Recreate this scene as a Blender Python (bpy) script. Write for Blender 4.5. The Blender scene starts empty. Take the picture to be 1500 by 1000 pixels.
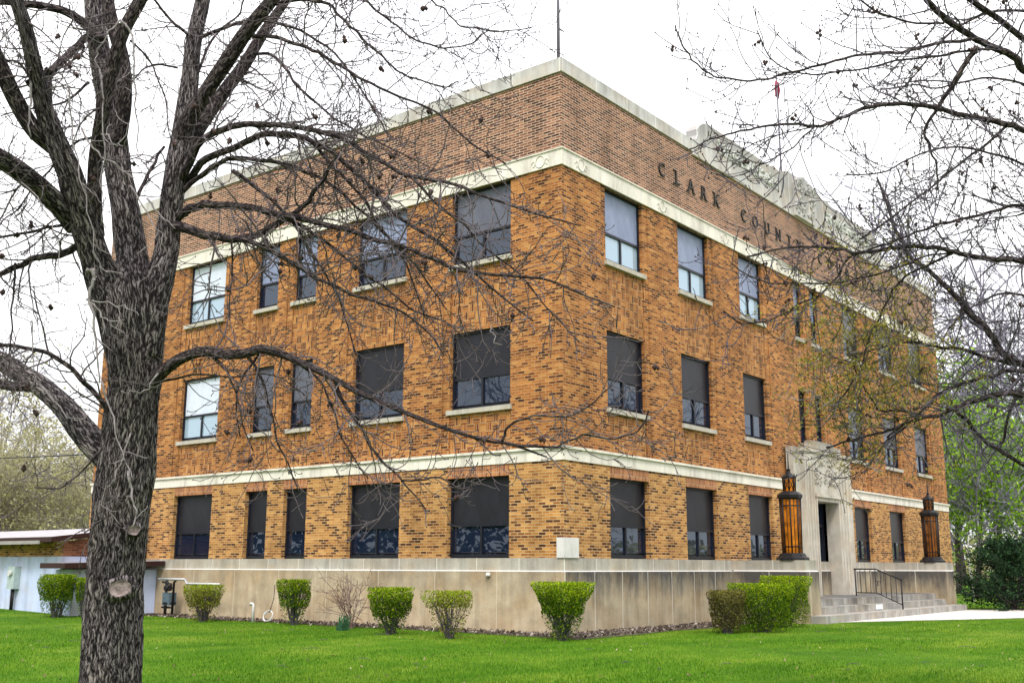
import bpy, math, random
import numpy as np
from mathutils import Vector, noise
PI = math.pi
scn = bpy.context.scene
COL = scn.collection

# ------------------------------------------------------------------ camera frame
F = 1568.477
CAM = np.array([-19.5469, -13.9254, 1.4275])
M = np.array([[0.6184, -0.1637, -0.7686], [-0.7858, -0.1249, -0.6057], [0.0031, 0.9786, -0.2059]])
_u, _s, _v = np.linalg.svd(M); M = _u @ _v
def ray(x, y): return M @ np.array([x - 750, -(y - 500), -F])
def at(x, y, d): return CAM + ray(x, y) * (d / F)
def onX(x, y, X): r = ray(x, y); return CAM + r * ((X - CAM[0]) / r[0])
def onY(x, y, Y): r = ray(x, y); return CAM + r * ((Y - CAM[1]) / r[1])
def onZ(x, y, Z=0): r = ray(x, y); return CAM + r * ((Z - CAM[2]) / r[2])
def depth(p): return -(M.T @ (np.array(p, float) - CAM))[2]

# ------------------------------------------------------------------ node helpers
def mat(name):
    m = bpy.data.materials.new(name); m.use_nodes = True
    nt = m.node_tree; b = nt.nodes['Principled BSDF']; b.inputs['Specular IOR Level'].default_value = .12
    return m, nt, b
def node(nt, typ, **kw):
    n = nt.nodes.new(typ)
    for k, v in kw.items(): setattr(n, k, v)
    return n
def lk(nt, a, b): nt.links.new(a, b)
def mth(nt, op, a, b=None, c=None):
    n = node(nt, 'ShaderNodeMath', operation=op)
    for i, v in enumerate((a, b, c)):
        if v is None: continue
        if isinstance(v, (int, float)): n.inputs[i].default_value = v
        else: lk(nt, v, n.inputs[i])
    return n.outputs[0]
def ramp(nt, fac, stops, const=False):
    n = node(nt, 'ShaderNodeValToRGB'); cr = n.color_ramp
    if const: cr.interpolation = 'CONSTANT'
    while len(cr.elements) < len(stops): cr.elements.new(0.5)
    for e, (p, c) in zip(cr.elements, stops): e.position = p; e.color = (*c, 1)
    lk(nt, fac, n.inputs[0]); return n.outputs[0]
def mixc(nt, fac, a, b, bt='MIX'):
    n = node(nt, 'ShaderNodeMix', data_type='RGBA', blend_type=bt)
    for s, v in ((0, fac), (6, a), (7, b)):
        if isinstance(v, (int, float)): n.inputs[s].default_value = v
        elif isinstance(v, tuple): n.inputs[s].default_value = (*v, 1)
        else: lk(nt, v, n.inputs[s])
    return n.outputs[2]
def noisetex(nt, vec, scale, detail=4, rough=.5, dim='3D'):
    n = node(nt, 'ShaderNodeTexNoise', noise_dimensions=dim)
    n.inputs['Scale'].default_value = scale; n.inputs['Detail'].default_value = detail; n.inputs['Roughness'].default_value = rough
    if vec is not None: lk(nt, vec, n.inputs['Vector'])
    return n.outputs[0]
def mapping(nt, vec, sc):
    n = node(nt, 'ShaderNodeMapping'); n.inputs['Scale'].default_value = sc
    lk(nt, vec, n.inputs['Vector']); return n.outputs[0]
def bump(nt, b, h, s=.5, d=.02):
    n = node(nt, 'ShaderNodeBump'); n.inputs['Strength'].default_value = s; n.inputs['Distance'].default_value = d
    lk(nt, h, n.inputs['Height']); lk(nt, n.outputs[0], b.inputs['Normal'])
def objco(nt): return node(nt, 'ShaderNodeTexCoord').outputs['Object']
def uvco(nt): return node(nt, 'ShaderNodeTexCoord').outputs['UV']

def plain(name, col, rough=.6, metal=0, var=.15, scale=6, spec=.2):
    m, nt, b = mat(name)
    o = objco(nt); n = noisetex(nt, o, scale, 5, .6)
    c0 = tuple(max(0, c * (1 - var)) for c in col); c1 = tuple(min(1, c * (1 + var)) for c in col)
    lk(nt, ramp(nt, n, [(.3, c0), (.7, c1)]), b.inputs['Base Color'])
    b.inputs['Roughness'].default_value = rough; b.inputs['Metallic'].default_value = metal
    b.inputs['Specular IOR Level'].default_value = spec
    bump(nt, b, n, .15, .01)
    return m

def brickmat(name, stops, mortar, bw=.20, bh=.0665, mode='run', mw=.012, tint=(1, 1, 1)):
    m, nt, b = mat(name)
    uv = uvco(nt); sep = node(nt, 'ShaderNodeSeparateXYZ'); lk(nt, uv, sep.inputs[0])
    U, V = sep.outputs[0], sep.outputs[1]
    # slight wobble of the joints
    wob = noisetex(nt, mapping(nt, uv, (3, 3, 3)), 2.0, 2)
    V = mth(nt, 'ADD', V, mth(nt, 'MULTIPLY', mth(nt, 'SUBTRACT', wob, .5), .012))
    if mode == 'soldier': U, V = V, U
    if mode == 'weave':
        cu = mth(nt, 'FLOOR', mth(nt, 'DIVIDE', U, bw)); cv = mth(nt, 'FLOOR', mth(nt, 'DIVIDE', V, bw))
        wn0 = node(nt, 'ShaderNodeTexWhiteNoise', noise_dimensions='2D'); cc = node(nt, 'ShaderNodeCombineXYZ')
        lk(nt, cu, cc.inputs[0]); lk(nt, cv, cc.inputs[1]); lk(nt, cc.outputs[0], wn0.inputs['Vector'])
        ck = mth(nt, 'GREATER_THAN', mth(nt, 'PINGPONG', mth(nt, 'ADD', cu, cv), 1), .5)
        def sel(a, c):
            return mth(nt, 'ADD', mth(nt, 'MULTIPLY', a, ck), mth(nt, 'MULTIPLY', c, mth(nt, 'SUBTRACT', 1, ck)))
        U, V = sel(V, U), sel(U, V)
    row = mth(nt, 'FLOOR', mth(nt, 'DIVIDE', V, bh))
    off = 0 if mode in ('weave', 'soldier') else .5
    uo = mth(nt, 'ADD', mth(nt, 'DIVIDE', U, bw), mth(nt, 'MULTIPLY', mth(nt, 'MODULO', row, 2), off))
    cell = mth(nt, 'FLOOR', uo)
    cx = node(nt, 'ShaderNodeCombineXYZ'); lk(nt, mth(nt, 'MULTIPLY_ADD', cell, 1.371, .51), cx.inputs[0]); lk(nt, mth(nt, 'MULTIPLY_ADD', row, 2.713, .37), cx.inputs[1])
    wn = node(nt, 'ShaderNodeTexWhiteNoise', noise_dimensions='2D'); lk(nt, cx.outputs[0], wn.inputs['Vector'])
    patch = noisetex(nt, mapping(nt, uv, (.9, .9, .9)), 1.2, 3)
    val = mth(nt, 'ADD', mth(nt, 'MULTIPLY', wn.outputs[0], .92), mth(nt, 'MULTIPLY', mth(nt, 'SUBTRACT', patch, .5), .18))
    col = ramp(nt, val, stops)
    fine = noisetex(nt, mapping(nt, uv, (30, 60, 30)), 1.5, 3, .6)
    col = mixc(nt, .45, col, ramp(nt, fine, [(.25, (.55, .55, .55)), (.75, (1.35, 1.35, 1.35))]), 'MULTIPLY')
    fu = mth(nt, 'FRACT', uo); fv = mth(nt, 'FRACT', mth(nt, 'DIVIDE', V, bh))
    eu = mth(nt, 'MULTIPLY', mth(nt, 'MINIMUM', fu, mth(nt, 'SUBTRACT', 1, fu)), bw)
    ev = mth(nt, 'MULTIPLY', mth(nt, 'MINIMUM', fv, mth(nt, 'SUBTRACT', 1, fv)), bh)
    e = mth(nt, 'MINIMUM', eu, ev)
    mk = node(nt, 'ShaderNodeMapRange'); mk.inputs['From Min'].default_value = mw * .4; mk.inputs['From Max'].default_value = mw * .62
    lk(nt, e, mk.inputs['Value'])
    mcol = mixc(nt, noisetex(nt, mapping(nt, uv, (2, 2, 2)), 1, 4), tuple(c * .75 for c in mortar), tuple(min(1, c * 1.2) for c in mortar))
    col = mixc(nt, mk.outputs[0], mcol, col)
    crs = node(nt, 'ShaderNodeTexWhiteNoise', noise_dimensions='1D'); lk(nt, mth(nt, 'MULTIPLY_ADD', row, 1.37, .2), crs.inputs['W'])
    col = mixc(nt, .5, col, ramp(nt, crs.outputs[0], [(0, (.78, .76, .76)), (1, (1.2, 1.2, 1.2))]), 'MULTIPLY')
    # weathering
    w = noisetex(nt, mapping(nt, uv, (.9, .22, 1)), 1.4, 6, .65)
    col = mixc(nt, .8, col, ramp(nt, w, [(.28, (.55, .52, .50)), (.52, (1, 1, 1)), (.78, (1.2, 1.12, 1.0))]), 'MULTIPLY')
    lk(nt, col, b.inputs['Base Color']); b.inputs['Roughness'].default_value = .85
    h = mth(nt, 'ADD', mk.outputs[0], mth(nt, 'MULTIPLY', fine, .5))
    bump(nt, b, h, .7, .008)
    return m
TAN = [(0, (.05, .018, .010)), (.15, (.12, .042, .017)), (.28, (.27, .105, .030)), (.45, (.37, .165, .044)), (.7, (.45, .215, .060)), (.95, (.54, .29, .10))]
ORG = [(0, (.045, .015, .009)), (.17, (.13, .040, .015)), (.32, (.25, .083, .023)), (.6, (.35, .123, .030)), (.82, (.43, .180, .048)), (1, (.50, .26, .09))]
PNK = [(0, (.035, .014, .012)), (.3, (.10, .036, .026)), (.6, (.20, .078, .046)), (1, (.34, .16, .095))]
M_BR1 = brickmat('brick_tan', TAN, (.47, .33, .18), mw=.017)
M_BR2 = brickmat('brick_orange', ORG, (.40, .25, .13), mw=.017)
M_BR3 = brickmat('brick_frieze', PNK, (.47, .345, .26), bw=.24, mw=.023)
M_WEAVE = brickmat('brick_weave', ORG[1:] , (.46, .34, .2), mode='weave')
M_SOLD = brickmat('brick_soldier', [(0, (.22, .075, .04)), (.5, (.36, .14, .06)), (1, (.46, .2, .085))], (.45, .33, .22), mode='soldier')
M_BROWN = brickmat('brick_brown', [(0, (.14, .05, .03)), (.5, (.27, .10, .05)), (1, (.36, .16, .08))], (.3, .2, .14))

def concrete(name, a, bcol, joint=1.15, line=(.62, .58, .5), stain=.6, jw=.02, top=1.33):
    m, nt, b = mat(name)
    uv = uvco(nt); sep = node(nt, 'ShaderNodeSeparateXYZ'); lk(nt, uv, sep.inputs[0])
    n1 = noisetex(nt, mapping(nt, uv, (1, 1, 1)), 1.3, 8, .62)
    col = ramp(nt, n1, [(.28, a), (.72, bcol)])
    st = noisetex(nt, mapping(nt, uv, (2.6, .35, 1)), 1.0, 6, .7)
    col = mixc(nt, .85, col, ramp(nt, st, [(.3, (.62, .6, .58)), (.5, (1, 1, 1)), (.8, (1.15, 1.12, 1.05))]), 'MULTIPLY')
    if stain:
        st2 = noisetex(nt, mapping(nt, uv, (1.1, .32, 1)), 1.1, 7, .7)
        st3 = noisetex(nt, mapping(nt, uv, (7, .5, 1)), 1.0, 4, .7)
        hgt = node(nt, 'ShaderNodeMapRange'); hgt.inputs['From Min'].default_value = top - 1.0; hgt.inputs['From Max'].default_value = top + .02
        lk(nt, sep.outputs[1], hgt.inputs['Value'])
        f = mth(nt, 'ADD', mth(nt, 'MULTIPLY', hgt.outputs[0], .34), mth(nt, 'ADD', mth(nt, 'MULTIPLY', st2, .8), mth(nt, 'MULTIPLY', st3, .25)))
        mk = node(nt, 'ShaderNodeMapRange'); mk.inputs['From Min'].default_value = .62; mk.inputs['From Max'].default_value = .86
        lk(nt, f, mk.inputs['Value'])
        col = mixc(nt, mth(nt, 'MULTIPLY', mk.outputs[0], stain), col, (.055, .055, .06))
        rust = noisetex(nt, mapping(nt, uv, (.9, 1.2, 1)), 1.0, 5, .6)
        col = mixc(nt, mth(nt, 'MULTIPLY', ramp(nt, rust, [(.45, (0, 0, 0)), (.7, (1, 1, 1))]), .55), col, mixc(nt, 1.0, col, (1.0, .80, .58), 'MULTIPLY'))
    if joint:
        fr = mth(nt, 'FRACT', mth(nt, 'DIVIDE', sep.outputs[0], joint))
        j = mth(nt, 'LESS_THAN', fr, jw / joint)
        col = mixc(nt, mth(nt, 'MULTIPLY', j, .75), col, line)
    fine = noisetex(nt, mapping(nt, uv, (25, 25, 25)), 1, 4, .7)
    col = mixc(nt, .3, col, ramp(nt, fine, [(.3, (.75, .75, .75)), (.7, (1.2, 1.2, 1.2))]), 'MULTIPLY')
    lk(nt, col, b.inputs['Base Color']); b.inputs['Roughness'].default_value = .88
    bump(nt, b, fine, .3, .006)
    return m
M_BASE_L = concrete('concrete_tan', (.30, .235, .155), (.56, .475, .34), 1.9, (.56, .49, .38), .3)
M_BASE_R = concrete('concrete_stained', (.24, .195, .13), (.44, .38, .28), 1.15, (.62, .58, .52), .9, .022)
M_CAP = concrete('concrete_cap', (.36, .335, .285), (.55, .52, .46), 1.25, (.72, .70, .64), .35, .018, 1.75)
M_BAND = concrete('band_stone', (.58, .54, .485), (.75, .715, .655), 2.2, (.5, .48, .42), 0, .012)
M_SILL = concrete('sill_stone', (.46, .43, .38), (.64, .61, .55), 0, (1, 1, 1), .3, .02, 0)
M_COPE = concrete('coping_stone', (.40, .39, .385), (.58, .565, .56), 1.45, (.78, .77, .73), .35, .02, 13.9)
M_PORT = concrete('portal_stone', (.33, .305, .27), (.56, .53, .48), 0, (1, 1, 1), .5, .02, 5.4)
M_STEP = concrete('step_concrete', (.20, .19, .18), (.46, .45, .42), 0, (1, 1, 1), .75, .02, .9)
M_WALK = concrete('walk_concrete', (.50, .47, .45), (.66, .63, .60), 1.5, (.4, .38, .35), 0, .02)
M_BLUE = concrete('painted_block', (.44, .52, .74), (.56, .64, .86), 0, (1, 1, 1), .12, .02, 1.9)
M_CORNER = concrete('corner_stone', (.52, .51, .50), (.66, .65, .64), 0, (1, 1, 1), 0)
def relief(name, col):
    m, nt, b = mat(name); uv = uvco(nt)
    v = node(nt, 'ShaderNodeTexVoronoi', feature='SMOOTH_F1'); v.inputs['Scale'].default_value = 5.5
    lk(nt, mapping(nt, uv, (1, 1.4, 1)), v.inputs['Vector'])
    n = noisetex(nt, mapping(nt, uv, (8, 8, 8)), 1, 5, .7)
    h = mth(nt, 'ADD', v.outputs[0], mth(nt, 'MULTIPLY', n, .6))
    lk(nt, ramp(nt, h, [(.3, tuple(c * .35 for c in col)), (.6, col), (.95, tuple(min(1, c * 1.2) for c in col))]), b.inputs['Base Color'])
    b.inputs['Roughness'].default_value = .9; bump(nt, b, h, 1, .06); return m
M_RELIEF = relief('carved_stone', (.5, .5, .48))

M_FRAME = plain('window_frame_metal', (.012, .013, .02), .35, 0, .2)
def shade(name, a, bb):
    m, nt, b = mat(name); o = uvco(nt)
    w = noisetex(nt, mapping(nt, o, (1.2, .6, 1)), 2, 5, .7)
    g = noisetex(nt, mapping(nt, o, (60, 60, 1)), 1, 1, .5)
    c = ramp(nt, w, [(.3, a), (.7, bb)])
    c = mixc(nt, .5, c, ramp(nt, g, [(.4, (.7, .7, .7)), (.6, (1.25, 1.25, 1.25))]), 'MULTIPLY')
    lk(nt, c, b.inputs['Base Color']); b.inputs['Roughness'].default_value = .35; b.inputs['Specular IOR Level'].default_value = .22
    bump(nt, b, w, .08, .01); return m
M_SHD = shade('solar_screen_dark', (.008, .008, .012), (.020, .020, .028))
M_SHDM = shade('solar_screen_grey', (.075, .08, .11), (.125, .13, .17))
M_SHL = shade('blind_sky_lavender', (.15, .18, .29), (.25, .29, .43))  # light blind with the lavender sky reflection painted into its colour
M_SHW = shade('blind_sky_pale', (.5, .55, .66), (.62, .67, .78))  # pale blue paints the bright mirrored sky onto the leftmost blinds
def glass(name, col, ior=1.9):
    m, nt, b = mat(name)
    nt.nodes.remove(b); out = nt.nodes['Material Output']
    d = node(nt, 'ShaderNodeBsdfDiffuse'); g = node(nt, 'ShaderNodeBsdfGlossy'); g.inputs['Roughness'].default_value = .01
    g.inputs['Color'].default_value = (.8, .9, 1, 1)
    o = objco(nt); n = noisetex(nt, o, 1.4, 2)
    bp = node(nt, 'ShaderNodeBump'); bp.inputs['Strength'].default_value = .018; bp.inputs['Distance'].default_value = .05
    lk(nt, n, bp.inputs['Height']); lk(nt, bp.outputs[0], g.inputs['Normal'])
    d.inputs['Color'].default_value = (*col, 1)
    fr = node(nt, 'ShaderNodeFresnel'); fr.inputs['IOR'].default_value = ior
    mx = node(nt, 'ShaderNodeMixShader'); lk(nt, fr.outputs[0], mx.inputs[0]); lk(nt, d.outputs[0], mx.inputs[1]); lk(nt, g.outputs[0], mx.inputs[2])
    lk(nt, mx.outputs[0], out.inputs['Surface']); return m
M_GLASS = glass('window_glass', (.008, .013, .03), 1.75)
M_GLASSB = glass('window_glass_skytint', (.30, .40, .50), 2.2)  # light blue body colour paints reflected sky into these panes
M_BLACK = plain('black_iron', (.015, .014, .016), .45)
M_AMBER = plain('amber_glass', (.36, .115, .008), .25, 0, .7, 4)
M_BRONZE = plain('letter_bronze', (.02, .017, .014), .5)
M_TARROOF = plain('roof_membrane', (.10, .10, .10), .9)
M_METALROOF = plain('metal_roof', (.36, .34, .37), .4, 0, .2, 3)
M_FASCIA = plain('fascia_brown', (.035, .015, .014), .5)
M_SOFFIT = plain('soffit', (.30, .28, .27), .8)
M_METERBOX = plain('meter_box_paint', (.38, .46, .46), .5)
M_PIPE = plain('galvanised_pipe', (.42, .43, .44), .4, .3)
M_PVC = plain('white_pvc', (.55, .55, .54), .4)
M_GASBLUE = plain('gas_meter_paint', (.09, .13, .16), .5)
M_RED = plain('red_cloth', (.25, .015, .04), .8)
M_POLE = plain('pole_metal', (.12, .11, .14), .5)
M_PAPER = plain('pale_notice', (.70, .78, .82), .6)

def bark(name, hi, lo, su=20, sv=5, d=.02):
    m, nt, b = mat(name); uv = uvco(nt)
    wob = node(nt, 'ShaderNodeTexNoise'); wob.inputs['Scale'].default_value = 9; wob.inputs['Detail'].default_value = 3; lk(nt, uv, wob.inputs['Vector'])
    add = node(nt, 'ShaderNodeMix', data_type='VECTOR'); add.inputs[0].default_value = .10
    lk(nt, uv, add.inputs[4]); lk(nt, wob.outputs['Color'], add.inputs[5])
    vo = node(nt, 'ShaderNodeTexVoronoi', feature='DISTANCE_TO_EDGE'); vo.inputs['Scale'].default_value = 1
    lk(nt, mapping(nt, add.outputs[1], (su, sv, 1)), vo.inputs['Vector'])
    n2 = noisetex(nt, mapping(nt, uv, (70, 22, 1)), 1, 5, .75)
    h = mth(nt, 'ADD', mth(nt, 'MULTIPLY', mth(nt, 'POWER', vo.outputs[0], .6), 1.1), mth(nt, 'MULTIPLY', mth(nt, 'SUBTRACT', n2, .5), 1.7))
    c = ramp(nt, h, [(.2, lo), (.36, tuple(a * .30 + q * .70 for a, q in zip(hi, lo))), (.68, hi)])
    big = noisetex(nt, mapping(nt, uv, (3, 2, 1)), 1, 4)
    c = mixc(nt, .8, c, ramp(nt, big, [(.3, (.7, .66, .7)), (.7, (1.2, 1.15, 1.05))]), 'MULTIPLY')
    lk(nt, c, b.inputs['Base Color']); b.inputs['Roughness'].default_value = .95
    bump(nt, b, h, 1, d); return m
M_BARK = bark('bark_furrowed', (.52, .475, .49), (.022, .018, .021), 40, 6.5, .035)
M_LIMB = bark('bark_limb', (.20, .17, .17), (.016, .013, .016), 46, 12, .01)
M_TWIG = plain('twig_bark', (.11, .09, .098), .8, 0, .4, 20)
M_TWIGR = plain('twig_bark_grey', (.09, .078, .10), .8, 0, .4, 20)
M_OLV = plain('olive_twig_bark', (.30, .27, .22), .9, 0, .3, 8)
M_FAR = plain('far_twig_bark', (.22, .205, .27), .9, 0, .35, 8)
M_SHOOT = plain('shoot_bark_pale', (.24, .215, .22), .8, 0, .4, 30)
M_BUD = plain('bud_brown', (.05, .03, .028), .8, 0, .4, 30)
M_SCAR = plain('healed_scar_wood', (.22, .175, .17), .9, 0, .6, 22)

def leafmat(name, stops, trans=.35):
    m, nt, b = mat(name)
    gi = node(nt, 'ShaderNodeNewGeometry')
    c = ramp(nt, gi.outputs['Random Per Island'], stops)
    lk(nt, c, b.inputs['Base Color']); b.inputs['Roughness'].default_value = .6; b.inputs['Specular IOR Level'].default_value = .12
    tr = node(nt, 'ShaderNodeBsdfTranslucent'); lk(nt, c, tr.inputs['Color'])
    mx = node(nt, 'ShaderNodeMixShader'); mx.inputs[0].default_value = trans
    out = nt.nodes['Material Output']
    lk(nt, b.outputs[0], mx.inputs[1]); lk(nt, tr.outputs[0], mx.inputs[2]); lk(nt, mx.outputs[0], out.inputs['Surface'])
    return m
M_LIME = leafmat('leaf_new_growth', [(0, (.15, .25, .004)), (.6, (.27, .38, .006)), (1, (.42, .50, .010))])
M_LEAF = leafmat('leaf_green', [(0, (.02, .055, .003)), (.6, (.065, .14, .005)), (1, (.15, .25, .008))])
M_OLIVE = leafmat('leaf_olive', [(0, (.05, .045, .012)), (.5, (.16, .15, .03)), (1, (.30, .28, .06))])
M_BRNLEAF = leafmat('leaf_brownish', [(0, (.04, .03, .015)), (.5, (.10, .09, .03)), (1, (.22, .22, .05))])
M_BUDGREEN = leafmat('budding_yellowgreen', [(0, (.13, .10, .02)), (.5, (.26, .22, .03)), (1, (.42, .40, .08))])
M_TREEGREEN = leafmat('tree_leaf_bright', [(0, (.03, .08, .006)), (.5, (.17, .33, .016)), (1, (.40, .60, .05))], .45)
M_DARKGREEN = leafmat('evergreen_needles', [(0, (.006, .018, .008)), (.7, (.018, .05, .018)), (1, (.045, .10, .035))], .1)
M_HAZEL = leafmat('grey_budding', [(0, (.20, .18, .12)), (.5, (.38, .36, .19)), (1, (.55, .54, .27))])
def blademat():
    m, nt, b = mat('grass_blade')
    gi = node(nt, 'ShaderNodeNewGeometry'); o = objco(nt)
    c = ramp(nt, gi.outputs['Random Per Island'], [(0, (.035, .115, .004)), (.5, (.08, .205, .007)), (1, (.17, .31, .02))])
    mp = node(nt, 'ShaderNodeMapping'); mp.inputs['Rotation'].default_value = (0, 0, math.radians(51.8)); mp.inputs['Scale'].default_value = (.22, 1.1, 1); lk(nt, o, mp.inputs['Vector'])
    n1 = noisetex(nt, mp.outputs[0], .8, 6, .68)
    c = mixc(nt, .9, c, ramp(nt, n1, [(.34, (.45, .62, .6)), (.48, (1.0, 1.05, 1.1)), (.66, (2.3, 1.55, 3.2))]), 'MULTIPLY')  # stretched noise paints shadow bands across the lawn, along with its pale patches
    lk(nt, c, b.inputs['Base Color']); b.inputs['Roughness'].default_value = .6; b.inputs['Specular IOR Level'].default_value = .12
    tr = node(nt, 'ShaderNodeBsdfTranslucent'); lk(nt, c, tr.inputs['Color'])
    mx = node(nt, 'ShaderNodeMixShader'); mx.inputs[0].default_value = .35
    lk(nt, b.outputs[0], mx.inputs[1]); lk(nt, tr.outputs[0], mx.inputs[2]); lk(nt, mx.outputs[0], nt.nodes['Material Output'].inputs['Surface'])
    return m
M_BLADE = blademat()

def lawnmat():
    m, nt, b = mat('lawn_grass'); o = objco(nt)
    n1 = noisetex(nt, mapping(nt, o, (1, 1, 1)), .35, 6, .65)
    n2 = noisetex(nt, mapping(nt, o, (1, 1, 1)), 9, 6, .75)
    n3 = noisetex(nt, mapping(nt, o, (1, 1, 1)), 70, 3, .7)
    c = ramp(nt, n1, [(.3, (.035, .12, .004)), (.5, (.085, .20, .008)), (.68, (.20, .29, .03))])
    c = mixc(nt, .75, c, ramp(nt, n2, [(.3, (.6, .62, .5)), (.7, (1.4, 1.3, 1.3))]), 'MULTIPLY')
    c = mixc(nt, .6, c, ramp(nt, n3, [(.3, (.5, .55, .5)), (.7, (1.5, 1.4, 1.4))]), 'MULTIPLY')
    lk(nt, c, b.inputs['Base Color']); b.inputs['Roughness'].default_value = .9; b.inputs['Specular IOR Level'].default_value = .1
    bump(nt, b, mth(nt, 'ADD', n2, n3), .8, .05); return m
M_LAWN = lawnmat()
def bedmat():
    m, nt, b = mat('foundation_mulch'); o = objco(nt)
    v = node(nt, 'ShaderNodeTexVoronoi'); v.inputs['Scale'].default_value = 16; lk(nt, o, v.inputs['Vector'])
    n = noisetex(nt, o, 3, 6, .7)
    c = mixc(nt, n, ramp(nt, v.outputs['Color'], [(.2, (.04, .03, .025)), (.6, (.12, .095, .08)), (.9, (.26, .22, .20))]), (.07, .055, .045))
    lk(nt, c, b.inputs['Base Color']); b.inputs['Roughness'].default_value = .95; bump(nt, b, v.outputs[0], 1, .04); return m
M_BED = bedmat()

# ------------------------------------------------------------------ mesh builder
class MB:
    def __init__(s): s.v = []; s.f = []; s.uv = []; s.m = []; s.sm = []
    def quad(s, a, b, c, d, uv=None, m=0, sm=False):
        i = len(s.v); s.v += [tuple(a), tuple(b), tuple(c), tuple(d)]; s.f.append((i, i + 1, i + 2, i + 3)); s.m.append(m); s.sm.append(sm)
        s.uv += uv or [(0, 0), (1, 0), (1, 1), (0, 1)]
    def box(s, x0, y0, z0, x1, y1, z1, m=0, skip=''):
        P = lambda x, y, z: (x, y, z)
        if 'b' not in skip: s.quad(P(x0, y1, z0), P(x1, y1, z0), P(x1, y0, z0), P(x0, y0, z0), [(x0, y1), (x1, y1), (x1, y0), (x0, y0)], m)
        if 't' not in skip: s.quad(P(x0, y0, z1), P(x1, y0, z1), P(x1, y1, z1), P(x0, y1, z1), [(x0, y0), (x1, y0), (x1, y1), (x0, y1)], m)
        s.quad(P(x0, y0, z0), P(x1, y0, z0), P(x1, y0, z1), P(x0, y0, z1), [(x0, z0), (x1, z0), (x1, z1), (x0, z1)], m)
        s.quad(P(x1, y1, z0), P(x0, y1, z0), P(x0, y1, z1), P(x1, y1, z1), [(x1, z0), (x0, z0), (x0, z1), (x1, z1)], m)
        s.quad(P(x0, y1, z0), P(x0, y0, z0), P(x0, y0, z1), P(x0, y1, z1), [(y1, z0), (y0, z0), (y0, z1), (y1, z1)], m)
        s.quad(P(x1, y0, z0), P(x1, y1, z0), P(x1, y1, z1), P(x1, y0, z1), [(y0, z0), (y1, z0), (y1, z1), (y0, z1)], m)
    def tube(s, pts, rad, n=6, m=0, cap=True, disp=None, sm=True):
        pts = [np.array(p, float) for p in pts]; k = len(pts)
        if k < 2: return
        T = []
        for i in range(k):
            t = pts[min(i + 1, k - 1)] - pts[max(i - 1, 0)]; L = math.sqrt(t @ t); T.append(t / (L or 1))
        a = np.array([0, 0, 1.]) if abs(T[0][2]) < .9 else np.array([1., 0, 0])
        N = np.cross(T[0], a); N /= math.sqrt(N @ N)
        base = len(s.v); L = 0; lens = []
        cs = [(math.cos(2 * PI * j / n), math.sin(2 * PI * j / n)) for j in range(n)]
        for i in range(k):
            N = N - T[i] * (N @ T[i]); l = math.sqrt(N @ N)
            N = N / (l or 1); B = np.array((T[i][1] * N[2] - T[i][2] * N[1], T[i][2] * N[0] - T[i][0] * N[2], T[i][0] * N[1] - T[i][1] * N[0]))
            if i: d = pts[i] - pts[i - 1]; L += math.sqrt(d @ d)
            lens.append(L)
            for j, (c, q) in enumerate(cs):
                r = rad[i]
                if disp: r = r + disp(2 * PI * j / n, L, r)
                p = pts[i] + N * (c * r) + B * (q * r); s.v.append((p[0], p[1], p[2]))
        rm = max(rad)
        for i in range(k - 1):
            for j in range(n):
                j2 = (j + 1) % n; a0 = base + i * n
                s.f.append((a0 + j, a0 + j2, a0 + n + j2, a0 + n + j)); s.m.append(m); s.sm.append(sm)
                u0 = j / n * 2 * PI * rm; u1 = (j + 1) / n * 2 * PI * rm
                s.uv += [(u0, lens[i]), (u1, lens[i]), (u1, lens[i + 1]), (u0, lens[i + 1])]
        if cap and n > 2:
            for st, rev in ((base, True), (base + (k - 1) * n, False)):
                idx = list(range(st, st + n)); idx = idx[::-1] if rev else idx
                s.f.append(tuple(idx)); s.m.append(m); s.sm.append(False); s.uv += [(0, 0)] * n
    def leaf(s, p, sz, rng, m=0, el=1.6, up=None):
        a = rng.uniform(0, 2 * PI); z = rng.uniform(-1, 1); q = math.sqrt(1 - z * z)
        d = (q * math.cos(a) * sz * el / 2, q * math.sin(a) * sz * el / 2, z * sz * el / 2)
        b = rng.uniform(0, 2 * PI); z2 = rng.uniform(-1, 1); q2 = math.sqrt(1 - z2 * z2)
        e = (q2 * math.cos(b) * sz / 2, q2 * math.sin(b) * sz / 2, z2 * sz / 2)
        i = len(s.v)
        s.v += [(p[0] - d[0], p[1] - d[1], p[2] - d[2]), (p[0] + e[0], p[1] + e[1], p[2] + e[2]), (p[0] + d[0], p[1] + d[1], p[2] + d[2]), (p[0] - e[0], p[1] - e[1], p[2] - e[2])]
        s.f.append((i, i + 1, i + 2, i + 3)); s.m.append(m); s.sm.append(False); s.uv += [(0, 0), (1, 0), (1, 1), (0, 1)]
    def blob(s, p, r, m=0, el=1.5):
        i = len(s.v); x, y, z = p
        s.v += [(x, y, z - r * el), (x + r, y, z), (x, y + r, z), (x - r, y, z), (x, y - r, z), (x, y, z + r * el)]
        for a, b in ((1, 2), (2, 3), (3, 4), (4, 1)):
            s.f += [(i, i + b, i + a), (i + 5, i + a, i + b)]; s.m += [m, m]; s.sm += [True, True]; s.uv += [(0, 0)] * 6
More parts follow.
